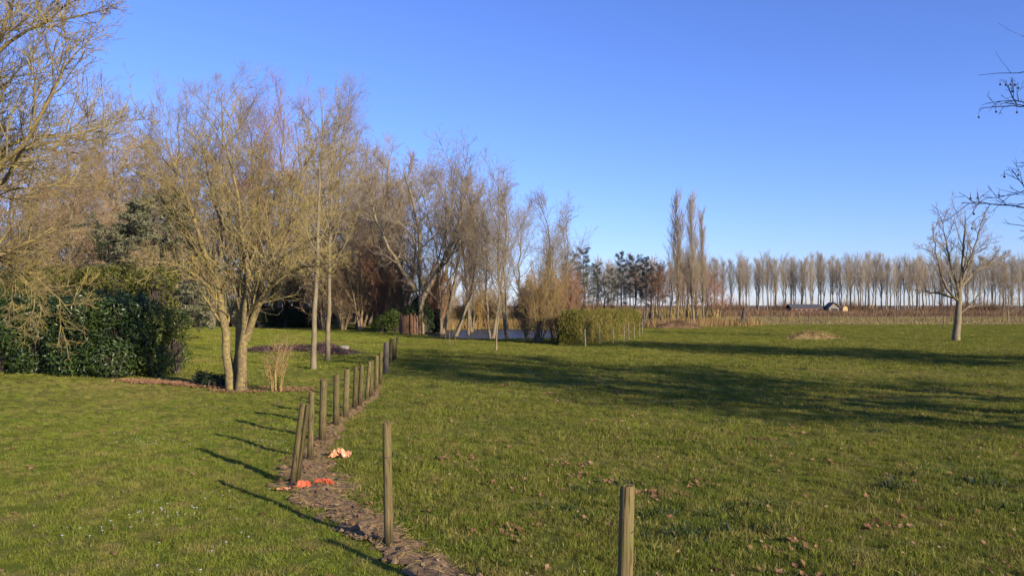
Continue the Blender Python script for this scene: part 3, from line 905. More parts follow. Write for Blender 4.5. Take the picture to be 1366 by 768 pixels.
BALL = ball_mesh()
PLANES = [(13.0, 15.8, .95, 0.0, 'plane tree outside the right edge whose branches with seed balls reach into the sky'),
          (15.4, 11.8, 1.0, 1.2, 'plane tree off the right edge throwing the dense middle of the meadow shadow'),
          (21.0, 12.0, 1.15, 3.0, 'plane tree off the right edge throwing the long tip of the meadow shadow'),
          (16.2, 8.6, .95, 2.0, 'plane tree off the right edge throwing the nearest shadow on the meadow'),
          (25.8, 27.0, 1.0, 4.0, 'plane tree off the right edge throwing the farther shadow band'),
          (29.5, 26.5, 1.05, 1.5, 'plane tree off the right edge thickening the farther shadow band'),
          (31.5, 20.5, 1.1, 2.6, 'plane tree well off the right edge in line with the farther shadow band'),
          (36.0, 22.0, 1.1, 5.1, 'plane tree far off the right edge, rightmost of all')]
for k, (x, y, s, rz, lab) in enumerate(PLANES):
    r = empty('plane_tree', (x, y, float(gh(x, y))), rz, s)
    pk = PROTO['plane_sparse' if k == 0 else 'plane']
    link('trunk', pk[0], r); link('crown', pk[1], r)
    tag(r, lab, 'tree', 'plane trees along the right of the meadow')
    if k == 0:
        mw = Matrix.Translation((x, y, 0)) @ Matrix.Rotation(rz, 4, 'Z') @ Matrix.Scale(s, 4)
        vis = []
        for t in ptips:
            w = mw @ Vector(t)
            d = w - Vector((0, 0, CAM_H))
            if d.y > 1 and d.x / d.y < .70 and 3 < w.z < 9:
                vis.append(t)
        rr.shuffle(vis)
        for t in vis[:46]:
            o = link('seed_ball', BALL, r, (t[0], t[1], t[2] - .12))

# ------------------------------------------------------------------ leafy plants
def leaf_frames(rng, n, nrm=None, spread=1.0):
    d = norm(rng.normal(0, 1, (n, 3)))
    if nrm is not None:
        d = norm(nrm + spread * d)
    t = norm(np.cross(d, norm(rng.normal(0, 1, (n, 3)))))
    return d, t, np.cross(d, t)


def leaves(pos, nrm, tan, length, width, fold=0.25):
    """six-vertex leaf blades folded along the midrib"""
    n = len(pos)
    bit = np.cross(nrm, tan)
    L = np.asarray(length)[:, None]; W = np.asarray(width)[:, None]
    v = np.stack([pos, pos + tan * L * .45 + bit * W * .5 + nrm * W * fold, pos + tan * L * .45 - bit * W * .5 + nrm * W * fold,
                  pos + tan * L - nrm * W * .2, pos + tan * L * .45], 1)
    b = (np.arange(n) * 5)[:, None]
    F = np.concatenate([b + np.array([[0, 1, 4]]), b + np.array([[4, 1, 3]]), b + np.array([[0, 4, 2]]), b + np.array([[4, 2, 3]])])
    return v.reshape(-1, 3), F


def blades(pos, dirv, length, width, bend=0.3, rng=RNG):
    """upright blades, two segments, bending over"""
    n = len(pos)
    side = norm(np.cross(dirv, rng.normal(0, 1, (n, 3))))
    fw = norm(np.cross(side, dirv))
    L = np.asarray(length)[:, None]; W = np.asarray(width)[:, None]
    m = pos + dirv * L * .55
    tip = pos + dirv * L * .95 + fw * L * bend
    v = np.stack([pos - side * W * .5, pos + side * W * .5, m + side * W * .4 + fw * L * bend * .25, m - side * W * .4 + fw * L * bend * .25, tip], 1)
    b = (np.arange(n) * 5)[:, None]
    F4 = b + np.array([[0, 1, 2, 3]]); F3 = b + np.array([[3, 2, 4]])
    return v.reshape(-1, 3), F4, F3


def blob_points(rng, blobs, n, shell=.35):
    """points on the outer shell of a union of ellipsoids; returns positions and outward normals"""
    C = np.array([b[0] for b in blobs]); R = np.array([b[1] for b in blobs])
    area = R.prod(1) ** (2 / 3)
    k = rng.choice(len(blobs), n * 3, p=area / area.sum())
    d = norm(rng.normal(0, 1, (n * 3, 3)))
    q = 1 - shell * rng.random(n * 3) ** 1.6
    p = C[k] + d * R[k] * q[:, None] * (1 + .10 * rng.normal(0, 1, (n * 3, 1)))
    e = (((p[:, None] - C[None]) / R[None]) ** 2).sum(-1)
    inside = (e < (1 - shell) ** 2).any(1)
    p, d = p[~inside], d[~inside]
    ok = p[:, 2] > .03
    return p[ok][:n], d[ok][:n]


def core_mesh(name, rng, blobs, mat, f=.72):
    """the tangle of inner branches: many crooked rods filling each lobe"""
    buf = Buf()
    for c, r in blobs:
        m = 40
        a = np.array(c) + norm(rng.normal(0, 1, (m, 3))) * np.array(r) * f * .8 * rng.uniform(.5, 1.0, (m, 1))
        b0 = np.array([c[0], c[1], 0.0]) + rng.normal(0, .12, (m, 3)) * np.array([1, 1, 0])
        b0[:, 2] = -0.02
        mid = (a + b0) / 2 + rng.normal(0, .12, (m, 3))
        a[:, 2] = np.maximum(a[:, 2], .1)
        P = np.stack([b0, mid, a], 1)
        buf.add(*tubes(P, np.tile([.02, .014, .006], (m, 1)), 3))
    return buf.mesh(name, mat)


def leafy_shrub(name, root, blobs, n, ll, lw, mat, label, cat='shrub', group=None, seed=0, spread=.9, stem='dark_bark', shell=.4):
    rng = np.random.default_rng(seed)
    p, d = blob_points(rng, blobs, n, shell)
    nr, tn, _ = leaf_frames(rng, len(p), d * .9 + UP * .35, spread)
    V, F = leaves(p, nr, tn, rng.uniform(.7, 1.3, len(p)) * ll, rng.uniform(.7, 1.3, len(p)) * lw)
    r = empty(name, root)
    link('foliage', mesh_np(name + '_foliage', V, F, M[mat], False), r)
    link('stems', core_mesh(name + '_stems', rng, blobs, M[stem]), r)
    tag(r, label, cat, group)
    return r


def wall_blobs(rng, p0, p1, depth, h, step=.8, jit=.2):
    """lobes that make a hedge between two ground points"""
    p0 = np.array(p0[:2]); p1 = np.array(p1[:2])
    L = np.linalg.norm(p1 - p0); u = (p1 - p0) / L; nrm = np.array([-u[1], u[0]])
    out = []
    for s in np.arange(0, L + .01, step):
        for q in np.arange(0, depth + .01, step):
            for z in np.arange(.45, h, step):
                c = p0 + u * (s + rng.normal(0, jit)) + nrm * (q + rng.normal(0, jit))
                out.append(((c[0], c[1], z + rng.normal(0, jit * .6)), (rng.uniform(.6, .95), rng.uniform(.6, .95), rng.uniform(.55, .85))))
    return out


# laurel hedge, left
rng = np.random.default_rng(77)
la, lb = G(-110, 494), G(140, 505)
lb2 = G(240, 503)
bl = wall_blobs(rng, la + Vector((0, .7, 0)), lb + Vector((0, .8, 0)), 2.2, 2.7)
o0 = Vector((la.x, la.y, 0))
rel = lambda bl, o: [((c[0] - o.x, c[1] - o.y, c[2]), r) for c, r in bl]
leafy_shrub('laurel_hedge', o0, rel(bl, o0), 78000, .15, .066, 'laurel', 'glossy dark green laurel hedge at the left edge of the lawn', 'hedge', seed=1, spread=.8, shell=.36)
b2 = [((lb.x + .35 + rng.uniform(-.4, .9), lb.y + 1.5 + rng.uniform(-.3, 1.6), z), (rng.uniform(.5, .8),) * 3) for z in (.5, .5, .9, 1.2, 1.5, 1.7, 2.0, .8, 1.1, .6)]
o1 = Vector((lb.x + .5, lb.y + 1.6, 0))
leafy_shrub('yellow_laurel_shrub', o1, rel(b2, o1), 9000, .13, .06, 'laurel_light', 'lighter yellow-green shrub at the right end of the laurel hedge', 'shrub', seed=2)
# yellow-green conifer hedge behind it
ta, tb_ = A(-120, 407, 35), A(215, 407, 34)
bl = wall_blobs(rng, ta, tb_, 1.4, 3.6, step=1.0, jit=.2)
o2 = Vector((ta.x, ta.y, 0))
leafy_shrub('conifer_hedge', o2, rel(bl, o2), 42000, .16, .07, 'thuja', 'yellow-green conifer hedge showing above the laurel hedge', 'hedge', seed=3, spread=.6)
# dark yews under the cedar and evergreen hedges at the back of the lawn
for i, (px, ft, w, h, mt, lab) in enumerate([
        (243, 437, 2.6, 2.9, 'dark_evergreen', 'dark rounded evergreen in the shade below the cedar'),
        (275, 437, 2.2, 2.5, 'dark_evergreen', 'dark rounded evergreen just left of the lichen-covered stems'),
        (366, 438, 2.2, 2.1, 'dark_evergreen', 'clipped dark evergreen at the back of the lawn, left one of two'),
        (396, 438, 2.2, 2.2, 'dark_evergreen', 'clipped dark evergreen at the back of the lawn, right one of two'),
        (519, 443.5, 1.5, 2.6, 'bright_evergreen', 'bright green shrub left of the plank screen'),
        (549, 443.5, 2.0, 3.5, 'dark_evergreen', 'dark evergreen shrub rising behind the plank screen'),
        (571, 443, 1.2, 2.0, 'dark_evergreen', 'small dark evergreen showing right of the plank screen'),
        (757, 461, 1.1, 1.5, 'dark_evergreen', 'small dark evergreen at the left end of the green stake hedge'),
        (320, 437, 3.0, 3.0, 'dark_evergreen', 'wide dark evergreen between the lichen-covered stems at the back of the lawn')]):
    c = G(px, ft) + Vector((0, w * .5 + .5, 0)); c.z = 0
    rg = np.random.default_rng(300 + i)
    bl = [((rg.normal(0, w * .3), rg.normal(0, w * .22), rg.uniform(.15, .78) * h), (w * rg.uniform(.3, .45), w * rg.uniform(.3, .45), h * rg.uniform(.2, .3))) for _ in range(12)]
    leafy_shrub('evergreen_shrub', c, bl, 4200, .22, .09, mt, lab, 'shrub', 'evergreen shrubs', seed=310 + i)
# small dark round plants by the leaf bed
for i, (px, ft, lab) in enumerate([(268, 513, 'small dark ball-shaped plant nearest the hedge end'), (281, 516, 'small dark ball-shaped plant in the middle of three'),
                                   (294, 517, 'smallest dark plant close to the lichen-covered foot')]):
    c = G(px, ft); c.z -= .02
    leafy_shrub('dark_ball_plant', c, [((0, 0, .22), (.22, .22, .24 - .03 * i)), ((.1, .08, .18), (.18, .18, .2))], 500, .09, .03, 'dark_evergreen', lab, 'plant', 'small dark plants by the leaf bed', seed=330 + i)

# green hedge with stakes
ha, hb = G(772, 461), G(853, 446)
rng = np.random.default_rng(78)
o3 = Vector((ha.x, ha.y, 0))
hv = hb - ha; hv.z = 0; HL = hv.length; hu = np.array(hv / HL); hn = np.array([-hu[1], hu[0], 0])
hedge = empty('stake_hedge', o3)
buf = Buf()
n = 34000
q = rng.random((n, 3)); f = rng.random(n)
top_h = 1.85 + .10 * np.sin(q[:, 0] * 17) + .06 * np.sin(q[:, 0] * 41 + 2)
a_ = q[:, 0] * HL; b_ = q[:, 1] * 1.2; c_ = q[:, 2] * top_h
b_ = np.where(f < .42, rng.normal(0, .10, n), b_); c_ = np.where((f >= .42) & (f < .70), top_h + rng.normal(0, .07, n), c_)
a_ = np.where((f >= .70) & (f < .78), rng.normal(0, .10, n), a_); a_ = np.where(f > .92, HL + rng.normal(0, .1, n), a_)
P_ = a_[:, None] * hu + b_[:, None] * hn + np.maximum(c_, .03)[:, None] * UP
d_ = norm(rng.normal(0, .45, (n, 3)) + UP)
V, F4, F3 = blades(P_, d_, rng.uniform(.08, .26, n), rng.uniform(.018, .036, n), .25, rng)
link('foliage', mesh_np('stake_hedge_foliage', V, [F4, F3], M['hedge_green'], False), hedge)
m = 160
base = rng.random((m, 1)) * HL * hu + rng.uniform(.2, 1.0, (m, 1)) * hn
P_ = np.stack([base, base + rng.normal(0, .08, (m, 3)) + UP * .8, base + rng.normal(0, .15, (m, 3)) + UP * 1.7], 1)
V, F = tubes(P_, np.tile([.02, .014, .006], (m, 1)), 4)
link('stems', mesh_np('stake_hedge_stems', V, F, M['brown_twig']), hedge)
tag(hedge, 'olive green clipped hedge with rusty patches and stakes at its foot', 'hedge')


def needle_tree(name, seed, H, t0, n1, lr, ang, trop, mat, r=.14, clump=.30, per=26, drop=0.0):
    """conifer: trunk and whorled boughs, sprays of needles on the side shoots"""
    rng = np.random.default_rng(seed)
    P, R, L = [np.stack([x]) for x in resample(*straight(H, r, (.02 * (seed % 3 - 1), 0), bend=.8, seed=seed), 12)]
    tb, cb = Buf(), Buf()
    tb.add(*tubes(P, R, 8))
    P, R, L = sprout(rng, P, R, L.ravel(), n1, t0, .98, ang, 10, lr, .62, 5, .10, trop, .38, .012, 0)
    tb.add(*tubes(P, R, 4))
    P2, R2, L2 = sprout(rng, P, R, L, 9, .22, 1, 50, 12, .36, .35, 3, .12, drop, .5, .007, 0)
    tb.add(*tubes(P2, R2, 3))
    base = np.concatenate([P2[:, 1], P2[:, 2], P2[:, 3]])
    k = rng.integers(0, len(base), len(base) * per // 4)
    pos = base[k] + rng.normal(0, clump * .30, (len(k), 3)) * np.array([1, 1, .5])
    d = norm(rng.normal(0, 1, pos.shape) + UP * .3)
    V, F4, F3 = blades(pos, d, rng.uniform(.6, 1.2, len(pos)) * clump * .7, np.full(len(pos), clump * .16), .15, rng)
    cb.add(V, F4); cb.F.append(F3)
    PROTO[name] = (tb.mesh(name + '_trunk', M['dark_bark']), cb.mesh(name + '_needles', M[mat], False), H)


needle_tree('pine0', 1, 9.5, .34, 34, .24, 72, .03, 'pine_needle', clump=.22, per=34)
needle_tree('pine1', 2, 9.5, .30, 38, .20, 68, .03, 'pine_needle', clump=.22, per=34)
needle_tree('cedar', 3, 11, .12, 44, .46, 84, -.03, 'cedar', r=.3, clump=.40, per=80, drop=-.12)
for i, (kind, px, Y, top, sx, lab) in enumerate([
        ('pine0', 762, 99, 338, 1.0, 'leftmost dark pine, close behind the willow bushes'),
        ('pine1', 776, 96, 331, 1.1, 'dark pine with a broad crown, second from the willow bushes'),
        ('pine0', 795, 103, 352, .9, 'short dark pine between two taller ones'),
        ('pine1', 814, 112, 358, .9, 'dark pine set back in the gap left of the spire-like pine'),
        ('pine1', 827, 100, 336, .85, 'spire-like dark pine above the green hedge'),
        ('pine0', 845, 103, 341, 1.1, 'broad dark pine above the right part of the green hedge'),
        ('pine1', 860, 99, 343, 1.0, 'dark pine above the right end of the green hedge'),
        ('pine0', 874, 108, 352, .9, 'rightmost dark pine next to the red-twigged alder')]):
    tree(kind, 'pine_tree', px, Y, top, lab, 'tree', 'dark pines beyond the pond', sxy=sx)
tree('cedar', 'cedar_tree', 200, 52, 262, 'grey-green cedar with drooping boughs behind the hedge', twig='cedar', rz=.6, sxy=1.3)
tree('pine0', 'blue_conifer', 138, 60, 300, 'narrow blue-green conifer left of the grey-green cedar', twig='dark_evergreen', rz=.6, sxy=1.2)

# ------------------------------------------------------------------ fence posts and wire
def post_mesh(r, h, seed, split=False):
    rg = np.random.default_rng(seed)
    ns, rings = 14, [(-.25, 1.0), (0, 1.02), (h * .3, 1.0), (h * .65, .97), (h - .015, .95), (h, .86)]
    th = np.arange(ns) / ns * 2 * np.pi
    prof = 1 + .04 * rg.normal(0, 1, ns)
    V = []
    for z, s in rings:
        rr_ = r * s * prof * (1 + .012 * rg.normal(0, 1, ns))
        x = np.cos(th) * rr_; y = np.sin(th) * rr_
        if split:
            y = np.maximum(y, -r * .15)
        V.append(np.stack([x, y, np.full(ns, z) + (.012 * np.sin(th + seed) + .008 * rg.normal(0, 1, ns) if z >= h - .02 else 0)], -1))
    V = np.concatenate(V)
    nr = len(rings)
    V = np.concatenate([V, [[0, 0, h + .004]]])
    k = np.arange(ns); k2 = (k + 1) % ns
    F = np.concatenate([np.stack([i * ns + k, i * ns + k2, (i + 1) * ns + k2, (i + 1) * ns + k], -1) for i in range(nr - 1)])
    T = np.stack([(nr - 1) * ns + k, (nr - 1) * ns + k2, np.full(ns, nr * ns)], -1)
    return mesh_np('fence_post', V, [F, T], M['post'], False)


def smooth_sides(me):
    for p in me.polygons:
        p.use_smooth = abs(p.normal.z) < .5
    return me


POSTS = [  # foot px, foot py, top px, top py, width px, label
    (831, 886, 837, 647, 21, 'nearest round wooden post, cut by the lower edge of the picture'),
    (519, 728, 516, 562, 12, 'lone upright post with its foot in the bare soil strip'),
    (391, 646, 405, 538, 11, 'post leaning right beside the orange plastic scraps'),
    (414, 614, 416, 522, 8, 'first upright post behind the leaning post'),
    (430, 588, 432, 506, 9.5, 'second upright post behind the leaning post'),
    (448, 571, 449, 499, 8.5, 'third upright post behind the leaning post'),
    (461, 559, 463, 493, 8, 'fourth upright post behind the leaning post'),
    (473, 547, 475, 489, 6, 'fifth upright post behind the leaning post'),
    (480, 543, 483, 486, 6, 'sixth post behind the leaning post, tilted slightly right'),
    (489, 532, 493.5, 482, 5, 'seventh post of the fence row, leaning against its neighbour'),
    (494.5, 529, 496.5, 481, 4.5, 'eighth post of the fence row, close to the leaning seventh'),
    (502, 520, 503, 474, 5, 'ninth post of the fence row, before the dark corner post'),
    (507.5, 513, 508, 470, 4.5, 'tenth post of the fence row, last before the dark corner post'),
    (515, 499, 515.5, 457, 7, 'thick dark corner post in the fence row'),
    (521, 481, 521, 452, 3.6, 'first thin post behind the dark corner post'),
    (525, 480, 525, 452, 3.6, 'second thin post behind the dark corner post'),
    (528, 479, 530.5, 449, 3.4, 'last thin tilted post at the far end of the fence row')]
post_tops = []
for i, (bx, by, tx, ty, w, lab) in enumerate(POSTS):
    b = G(bx, by)
    tp = A(tx, ty, b.y)
    v = tp - b
    me = smooth_sides(post_mesh(w / FPX * b.y / 2, v.length, 400 + i))
    o = link('fence_post', me, None, b)
    o.rotation_euler = v.to_track_quat('Z', 'Y').to_euler()
    tag(o, lab, 'fence post', 'wooden posts of the lawn fence')
    if i == 13:
        recolour(o, 'dark_bark')
    post_tops.append((b, v))
b = G(396, 645); tp = A(410, 539, b.y - .02)
me = smooth_sides(post_mesh(.045, (tp - b).length, 450, True))
o = link('split_stake', me, None, b + Vector((.03, -.05, 0)))
o.rotation_euler = (tp - b).to_track_quat('Z', 'Y').to_euler()
tag(o, 'pale split stake leaning against the leaning post', 'stake')


def wire_mesh(pts, r, mat, sides=4, n=None):
    P, R, _ = resample(pts, [r] * len(pts), n or len(pts) * 6)
    V, F = tubes(P[None], R[None], sides)
    return mesh_np('wire', V, F, mat)


for k, f in enumerate((.35, .62, .9)):
    pts = []
    for j in range(2, 14):
        b, v = post_tops[j]
        pts.append(list(b + v * f + Vector((.06, -.02, 0))))
        if j < 13:
            b2_, v2 = post_tops[j + 1]
            pts.append(list((b + v * f + b2_ + v2 * f) / 2 + Vector((.06, -.02, -.03))))
    o = link('fence_wire', wire_mesh(np.array(pts), .0018, M['rust_wire'], n=90))
    tag(o, ('lowest', 'middle', 'top')[k] + ' strand of grey wire strung along the fence posts', 'wire', 'wires of the lawn fence')
# black knobs on the posts that carry the wire
import bmesh
bm = bmesh.new()
bmesh.ops.create_cone(bm, segments=8, radius1=.018, radius2=.014, depth=.05, cap_ends=True)
bmesh.ops.rotate(bm, verts=bm.verts, matrix=Matrix.Rotation(math.pi / 2, 3, 'Y'))
KN = bpy.data.meshes.new('insulator'); bm.to_mesh(KN); bm.free(); KN.materials.append(M['insulator'])
for o in [o for o in list(COL.objects) if o.name.startswith('fence_post')]:
    i = 0 if '.' not in o.name else int(o.name.split('.')[1])
    if 3 <= i <= 12:
        L_ = post_tops[i][1].length
        for f in (.35, .62, .9):
            link('insulator', KN, o, (POSTS[i][4] / FPX * post_tops[i][0].y / 2 + .012, -.01, L_ * f))
    if i == 0:
        th = np.linspace(-2.6, -.1, 12)
        pts = np.stack([np.cos(th) * .056, np.sin(th) * .056, .88 + .022 * (th + 2.6)], -1)
        link('wire_loop', wire_mesh(pts, .0022, M['insulator'], n=24), o)
    if i in (1, 2):
        link('wire_loop', wire_mesh(np.stack([np.cos(np.linspace(0, 6.28, 14)) * .055, np.sin(np.linspace(0, 6.28, 14)) * .055, np.full(14, .9)], -1), .002, M['insulator'], n=24), o)

# ------------------------------------------------------------------ bare soil under the fence
SOIL = np.array([list(G(px, py))[:2] for px, py in ((760, 880), (640, 800), (565, 752), (510, 712), (440, 668), (408, 640), (415, 610), (436, 580), (456, 560), (478, 543), (498, 528), (508, 512))])
SOILW = np.array([.20, .20, .22, .25, .40, .42, .26, .18, .16, .14, .10, .06])


def soil_dist(x, y):
    """distance from the soil line divided by its half width there"""
    p = np.stack([x, y], -1)[..., None, :]
    a, b = SOIL[:-1], SOIL[1:]
    ab = b - a
    t = np.clip(((p - a) * ab).sum(-1) / (ab ** 2).sum(-1), 0, 1)
    q = a + t[..., None] * ab
    d = np.linalg.norm(p - q, axis=-1)
    w = SOILW[:-1] + t * (SOILW[1:] - SOILW[:-1])
    return (d / w).min(-1)


def lumps(x, y):
    return (np.sin(x * 9 + 2 * np.sin(y * 7)) * np.sin(y * 11 + 1.5 * np.sin(x * 8)) + .6 * np.sin(x * 23 + y * 17) * np.sin(y * 29 - x * 13))


def make_soil():
    xs = np.arange(-6, 2.2, .045); ys = np.arange(4.2, 27, .045)
    X, Y = np.meshgrid(xs, ys)
    d = soil_dist(X, Y) + .42 * lumps(X * .45, Y * .45) + .16 * lumps(X * 1.7, Y * 1.7)
    Z = gh(X, Y) + .006 + .035 * np.clip(1.1 - d, 0, 1) + np.clip(1.1 - d, 0, .6) * .03 * lumps(X, Y)
    ny, nx = X.shape
    i = np.arange(ny - 1)[:, None] * nx + np.arange(nx - 1)[None]
    ok = d[:-1, :-1] < 1.05
    F = np.stack([i, i + 1, i + nx + 1, i + nx], -1)[ok]
    use, inv = np.unique(F, return_inverse=True)
    V = np.stack([X, Y, Z], -1).reshape(-1, 3)[use]
    tag(link('soil_strip', mesh_np('soil_strip', V, inv.reshape(-1, 4), M['soil'])), kind='structure')
    rg = np.random.default_rng(12)
    # clods
    k = rg.choice(len(V), 420)
    base = V[k]
    oct_ = np.array([[1, 0, 0], [.3, .95, 0], [-.8, .6, 0], [-.8, -.6, 0], [.3, -.95, 0], [0, 0, .8], [0, 0, -.8]])
    tri = np.array([[0, 1, 5], [1, 2, 5], [2, 3, 5], [3, 4, 5], [4, 0, 5], [1, 0, 6], [2, 1, 6], [3, 2, 6], [4, 3, 6], [0, 4, 6]])
    s = rg.gamma(2.0, .009, 420).clip(.006, .055)
    C = base[:, None] + oct_[None] * (1 + .25 * rg.normal(0, 1, (420, 7, 3))) * s[:, None, None] + np.array([0, 0, .004])
    tag(link('soil_clods', mesh_np('soil_clods', C.reshape(-1, 3), ((np.arange(420) * 7)[:, None, None] + tri[None]).reshape(-1, 3), M['clod'], False)),
        'loose brown soil clods along the bare strip under the fence', 'soil', kind='stuff')


make_soil()


def soil_straw():
    rg = np.random.default_rng(14)
    x = rg.uniform(-6, 2.2, 60000); y = rg.uniform(4.2, 27, 60000)
    k = soil_dist(x, y) < 1.15
    x, y = x[k][:2600], y[k][:2600]
    n = len(x)
    d = norm(rg.normal(0, 1, (n, 3)) * np.array([1, 1, .3]) + np.array([0, 0, .12]))
    V, F4, F3 = blades(np.stack([x, y, gh(x, y) + .05], -1), d, rg.uniform(.04, .14, n), np.full(n, .006), .3, rg)
    tag(link('dead_grass', mesh_np('dead_grass', V, [F4, F3], M['dry_grass'], False)), 'dead grass stalks strewn over the bare soil strip', 'grass', kind='stuff')


soil_straw()


def scrap(name, px, py, w, d, h, mat, label, seed, rz=0):
    """a crumpled piece of plastic sheeting with thickness"""
    rg = np.random.default_rng(seed)
    nx, ny = 14, 9
    X, Y = np.meshgrid(np.linspace(-w / 2, w / 2, nx), np.linspace(-d / 2, d / 2, ny))
    ph = rg.uniform(0, 6, 6)
    Z = h * (.5 + .5 * np.sin(X / w * 7 + ph[0] + 2 * np.sin(Y / d * 4 + ph[1]))) * (.4 + .6 * np.cos(X / w * 2.6)) + h * .25 * rg.normal(0, 1, X.shape).clip(-1, 1)
    X = X + rg.normal(0, w * .02, X.shape) + .12 * w * np.sin(Y / d * 5 + ph[2]); Y = Y * (.55 + .45 * np.sin(X / w * 4 + ph[3])) + rg.normal(0, d * .04, Y.shape)
    Z = np.maximum(Z, 0) + .012
    V = np.concatenate([np.stack([X, Y, Z], -1).reshape(-1, 3), np.stack([X, Y, Z - .006], -1).reshape(-1, 3)])
    i = (np.arange(ny - 1)[:, None] * nx + np.arange(nx - 1)[None]).reshape(-1)
    n = nx * ny
    F = np.concatenate([np.stack([i, i + 1, i + nx + 1, i + nx], -1), np.stack([i + n, i + nx + n, i + nx + 1 + n, i + 1 + n], -1)])
    g = G(px, py)
    o = link(name, mesh_np(name, V, F, M[mat], False), None, g + Vector((0, 0, .03)))
    o.rotation_euler = (0, 0, rz)
    tag(o, label, 'plastic scrap', 'plastic scraps by the fence')


scrap('plastic_scrap', 453, 611, .30, .20, .12, 'plastic_pale', 'pale salmon crumpled plastic sheet on the soil by the fence', 1, .1)
scrap('plastic_scrap', 433, 647, .24, .06, .06, 'plastic_orange', 'red-orange plastic strip lying alone right of the leaning post', 2, -.1)
scrap('plastic_scrap', 403, 652, .20, .10, .07, 'plastic_orange', 'orange-red plastic scrap at the foot of the leaning post', 3, .3)
scrap('plastic_scrap', 378, 656, .14, .07, .03, 'plastic_pale', 'small orange scrap left of the foot of the leaning post', 4, .0)

# ------------------------------------------------------------------ smaller things beyond the lawn
# bare rose bush beside the lichen tree
rg = np.random.default_rng(21)
st = []
for k in range(14):
    a = rg.uniform(0, 6.28); q = rg.uniform(.1, .5); h = rg.uniform(.8, 1.5)
    st.append((np.array([[math.cos(a) * .15, math.sin(a) * .12, 0], [math.cos(a) * q * .7, math.sin(a) * q * .6, h * .5], [math.cos(a) * q * 1.4 + .1, math.sin(a) * q, h]]), [.016, .011, .005]))
tb, cb, _ = grow(22, st, [lv(6, .25, .98, 38, 10, .38, .3, 3, .12, .06, .6, .005, .1), lv(5, .2, 1, 40, 12, .4, .3, 2, .15, .03, .7, .004)], 1, nstem=6, sides=(5, 4, 3))
r = empty('bare_rose_bush', G(368, 522))
link('stems', tb.mesh('rose_stems', M['willow_twig']), r); link('twigs', cb.mesh('rose_twigs', M['brown_twig']), r)
tag(r, 'bare thin-stemmed bush right beside the foot of the lichen-covered tree', 'bush')
rg = np.random.default_rng(24)
pp, dd = blob_points(rg, [((-.3, 0, .25), (.5, .4, .3))], 260)
nr_, tn_, _ = leaf_frames(rg, len(pp), dd)
V, F = leaves(pp, nr_, tn_, rg.uniform(.03, .07, len(pp)), rg.uniform(.02, .03, len(pp)))
link('leaves', mesh_np('rose_leaves', V, F, M['bright_evergreen'], False), r)

# heather bed
for i, (px, py, lab) in enumerate([(352, 470, 'purple brown heather mound behind the right lichen-covered stem'), (376, 468, 'heather mound left of the thin paired trunks'),
                                   (398, 467, 'heather mound between the bare bush and the paler thin trunk'), (414, 467, 'heather mound just behind the paler thin trunk'),
                                   (431, 468, 'purple heather mound between the two thin trunks'), (450, 472, 'low heather mound right of the two thin trunks')]):
    rg = np.random.default_rng(500 + i)
    n = 1500
    x = rg.normal(0, .45, n); y = rg.normal(0, .5, n)
    z = .42 * np.exp(-(x ** 2 + y ** 2) * 1.6) * rg.uniform(.3, 1, n)
    d = norm(rg.normal(0, .5, (n, 3)) + UP)
    V, F4, F3 = blades(np.stack([x, y, z], -1), d, rg.uniform(.08, .2, n), np.full(n, .03), .2, rg)
    o = link('heather_mound', mesh_np('heather', V, [F4, F3], M['heather'], False), None, G(px, py))
    tag(o, lab, 'plant', 'heather mounds on the lawn')
    o.scale = (1.3, 1.3, .7 if i != 4 else 1.0)
g = G(459, 468)
V = norm(np.random.default_rng(3).normal(0, 1, (60, 3)))
bm = bmesh.new(); bmesh.ops.create_icosphere(bm, subdivisions=2, radius=.28)
rgx = random.Random(4)
for v in bm.verts: v.co *= rgx.uniform(.8, 1.15); v.co.z *= .7
me = bpy.data.meshes.new('boulder'); bm.to_mesh(me); bm.free(); me.materials.append(M['stone'])
tag(link('boulder', me, None, g + Vector((0, 0, .1))), 'small pale boulder right of the heather mounds', 'stone')

# plank screen by the shrubs
pc = G(548, 447)
r = empty('plank_screen', pc); tag(r, 'curved red-brown screen of upright planks before the dark evergreen', 'screen')
bm = bmesh.new(); bmesh.ops.create_cube(bm, size=1)
for v in bm.verts: v.co = Vector((v.co.x * .14, v.co.y * .03, (v.co.z + .5) * 1.65))
bmesh.ops.bevel(bm, geom=list(bm.edges), offset=.008, segments=1)
PLK = bpy.data.meshes.new('plank'); bm.to_mesh(PLK); bm.free(); PLK.materials.append(M['panel_wood'])
for k in range(17):
    a = math.radians(-118 + k * 10.5)
    o = link('plank', PLK, r, (math.sin(a) * 1.05, 1.05 - math.cos(a) * 1.05 + .02, 0))
    o.rotation_euler = (0, rr.uniform(-.02, .02), a)
    o.scale = (1, 1, rr.uniform(.93, 1.05))
for z in (.45, 1.25):
    th = np.radians(np.linspace(-118, 50, 20))
    link('rail', wire_mesh(np.stack([np.sin(th) * 1.0, 1.07 - np.cos(th) * 1.0, np.full(20, z)], -1), .03, M['panel_wood'], 6, 30), r)
link('post', post_mesh(.07, 1.75, 470), r, (.0, -.06, 0))
link('post', post_mesh(.07, 1.6, 471), r, (.86, .3, 0))

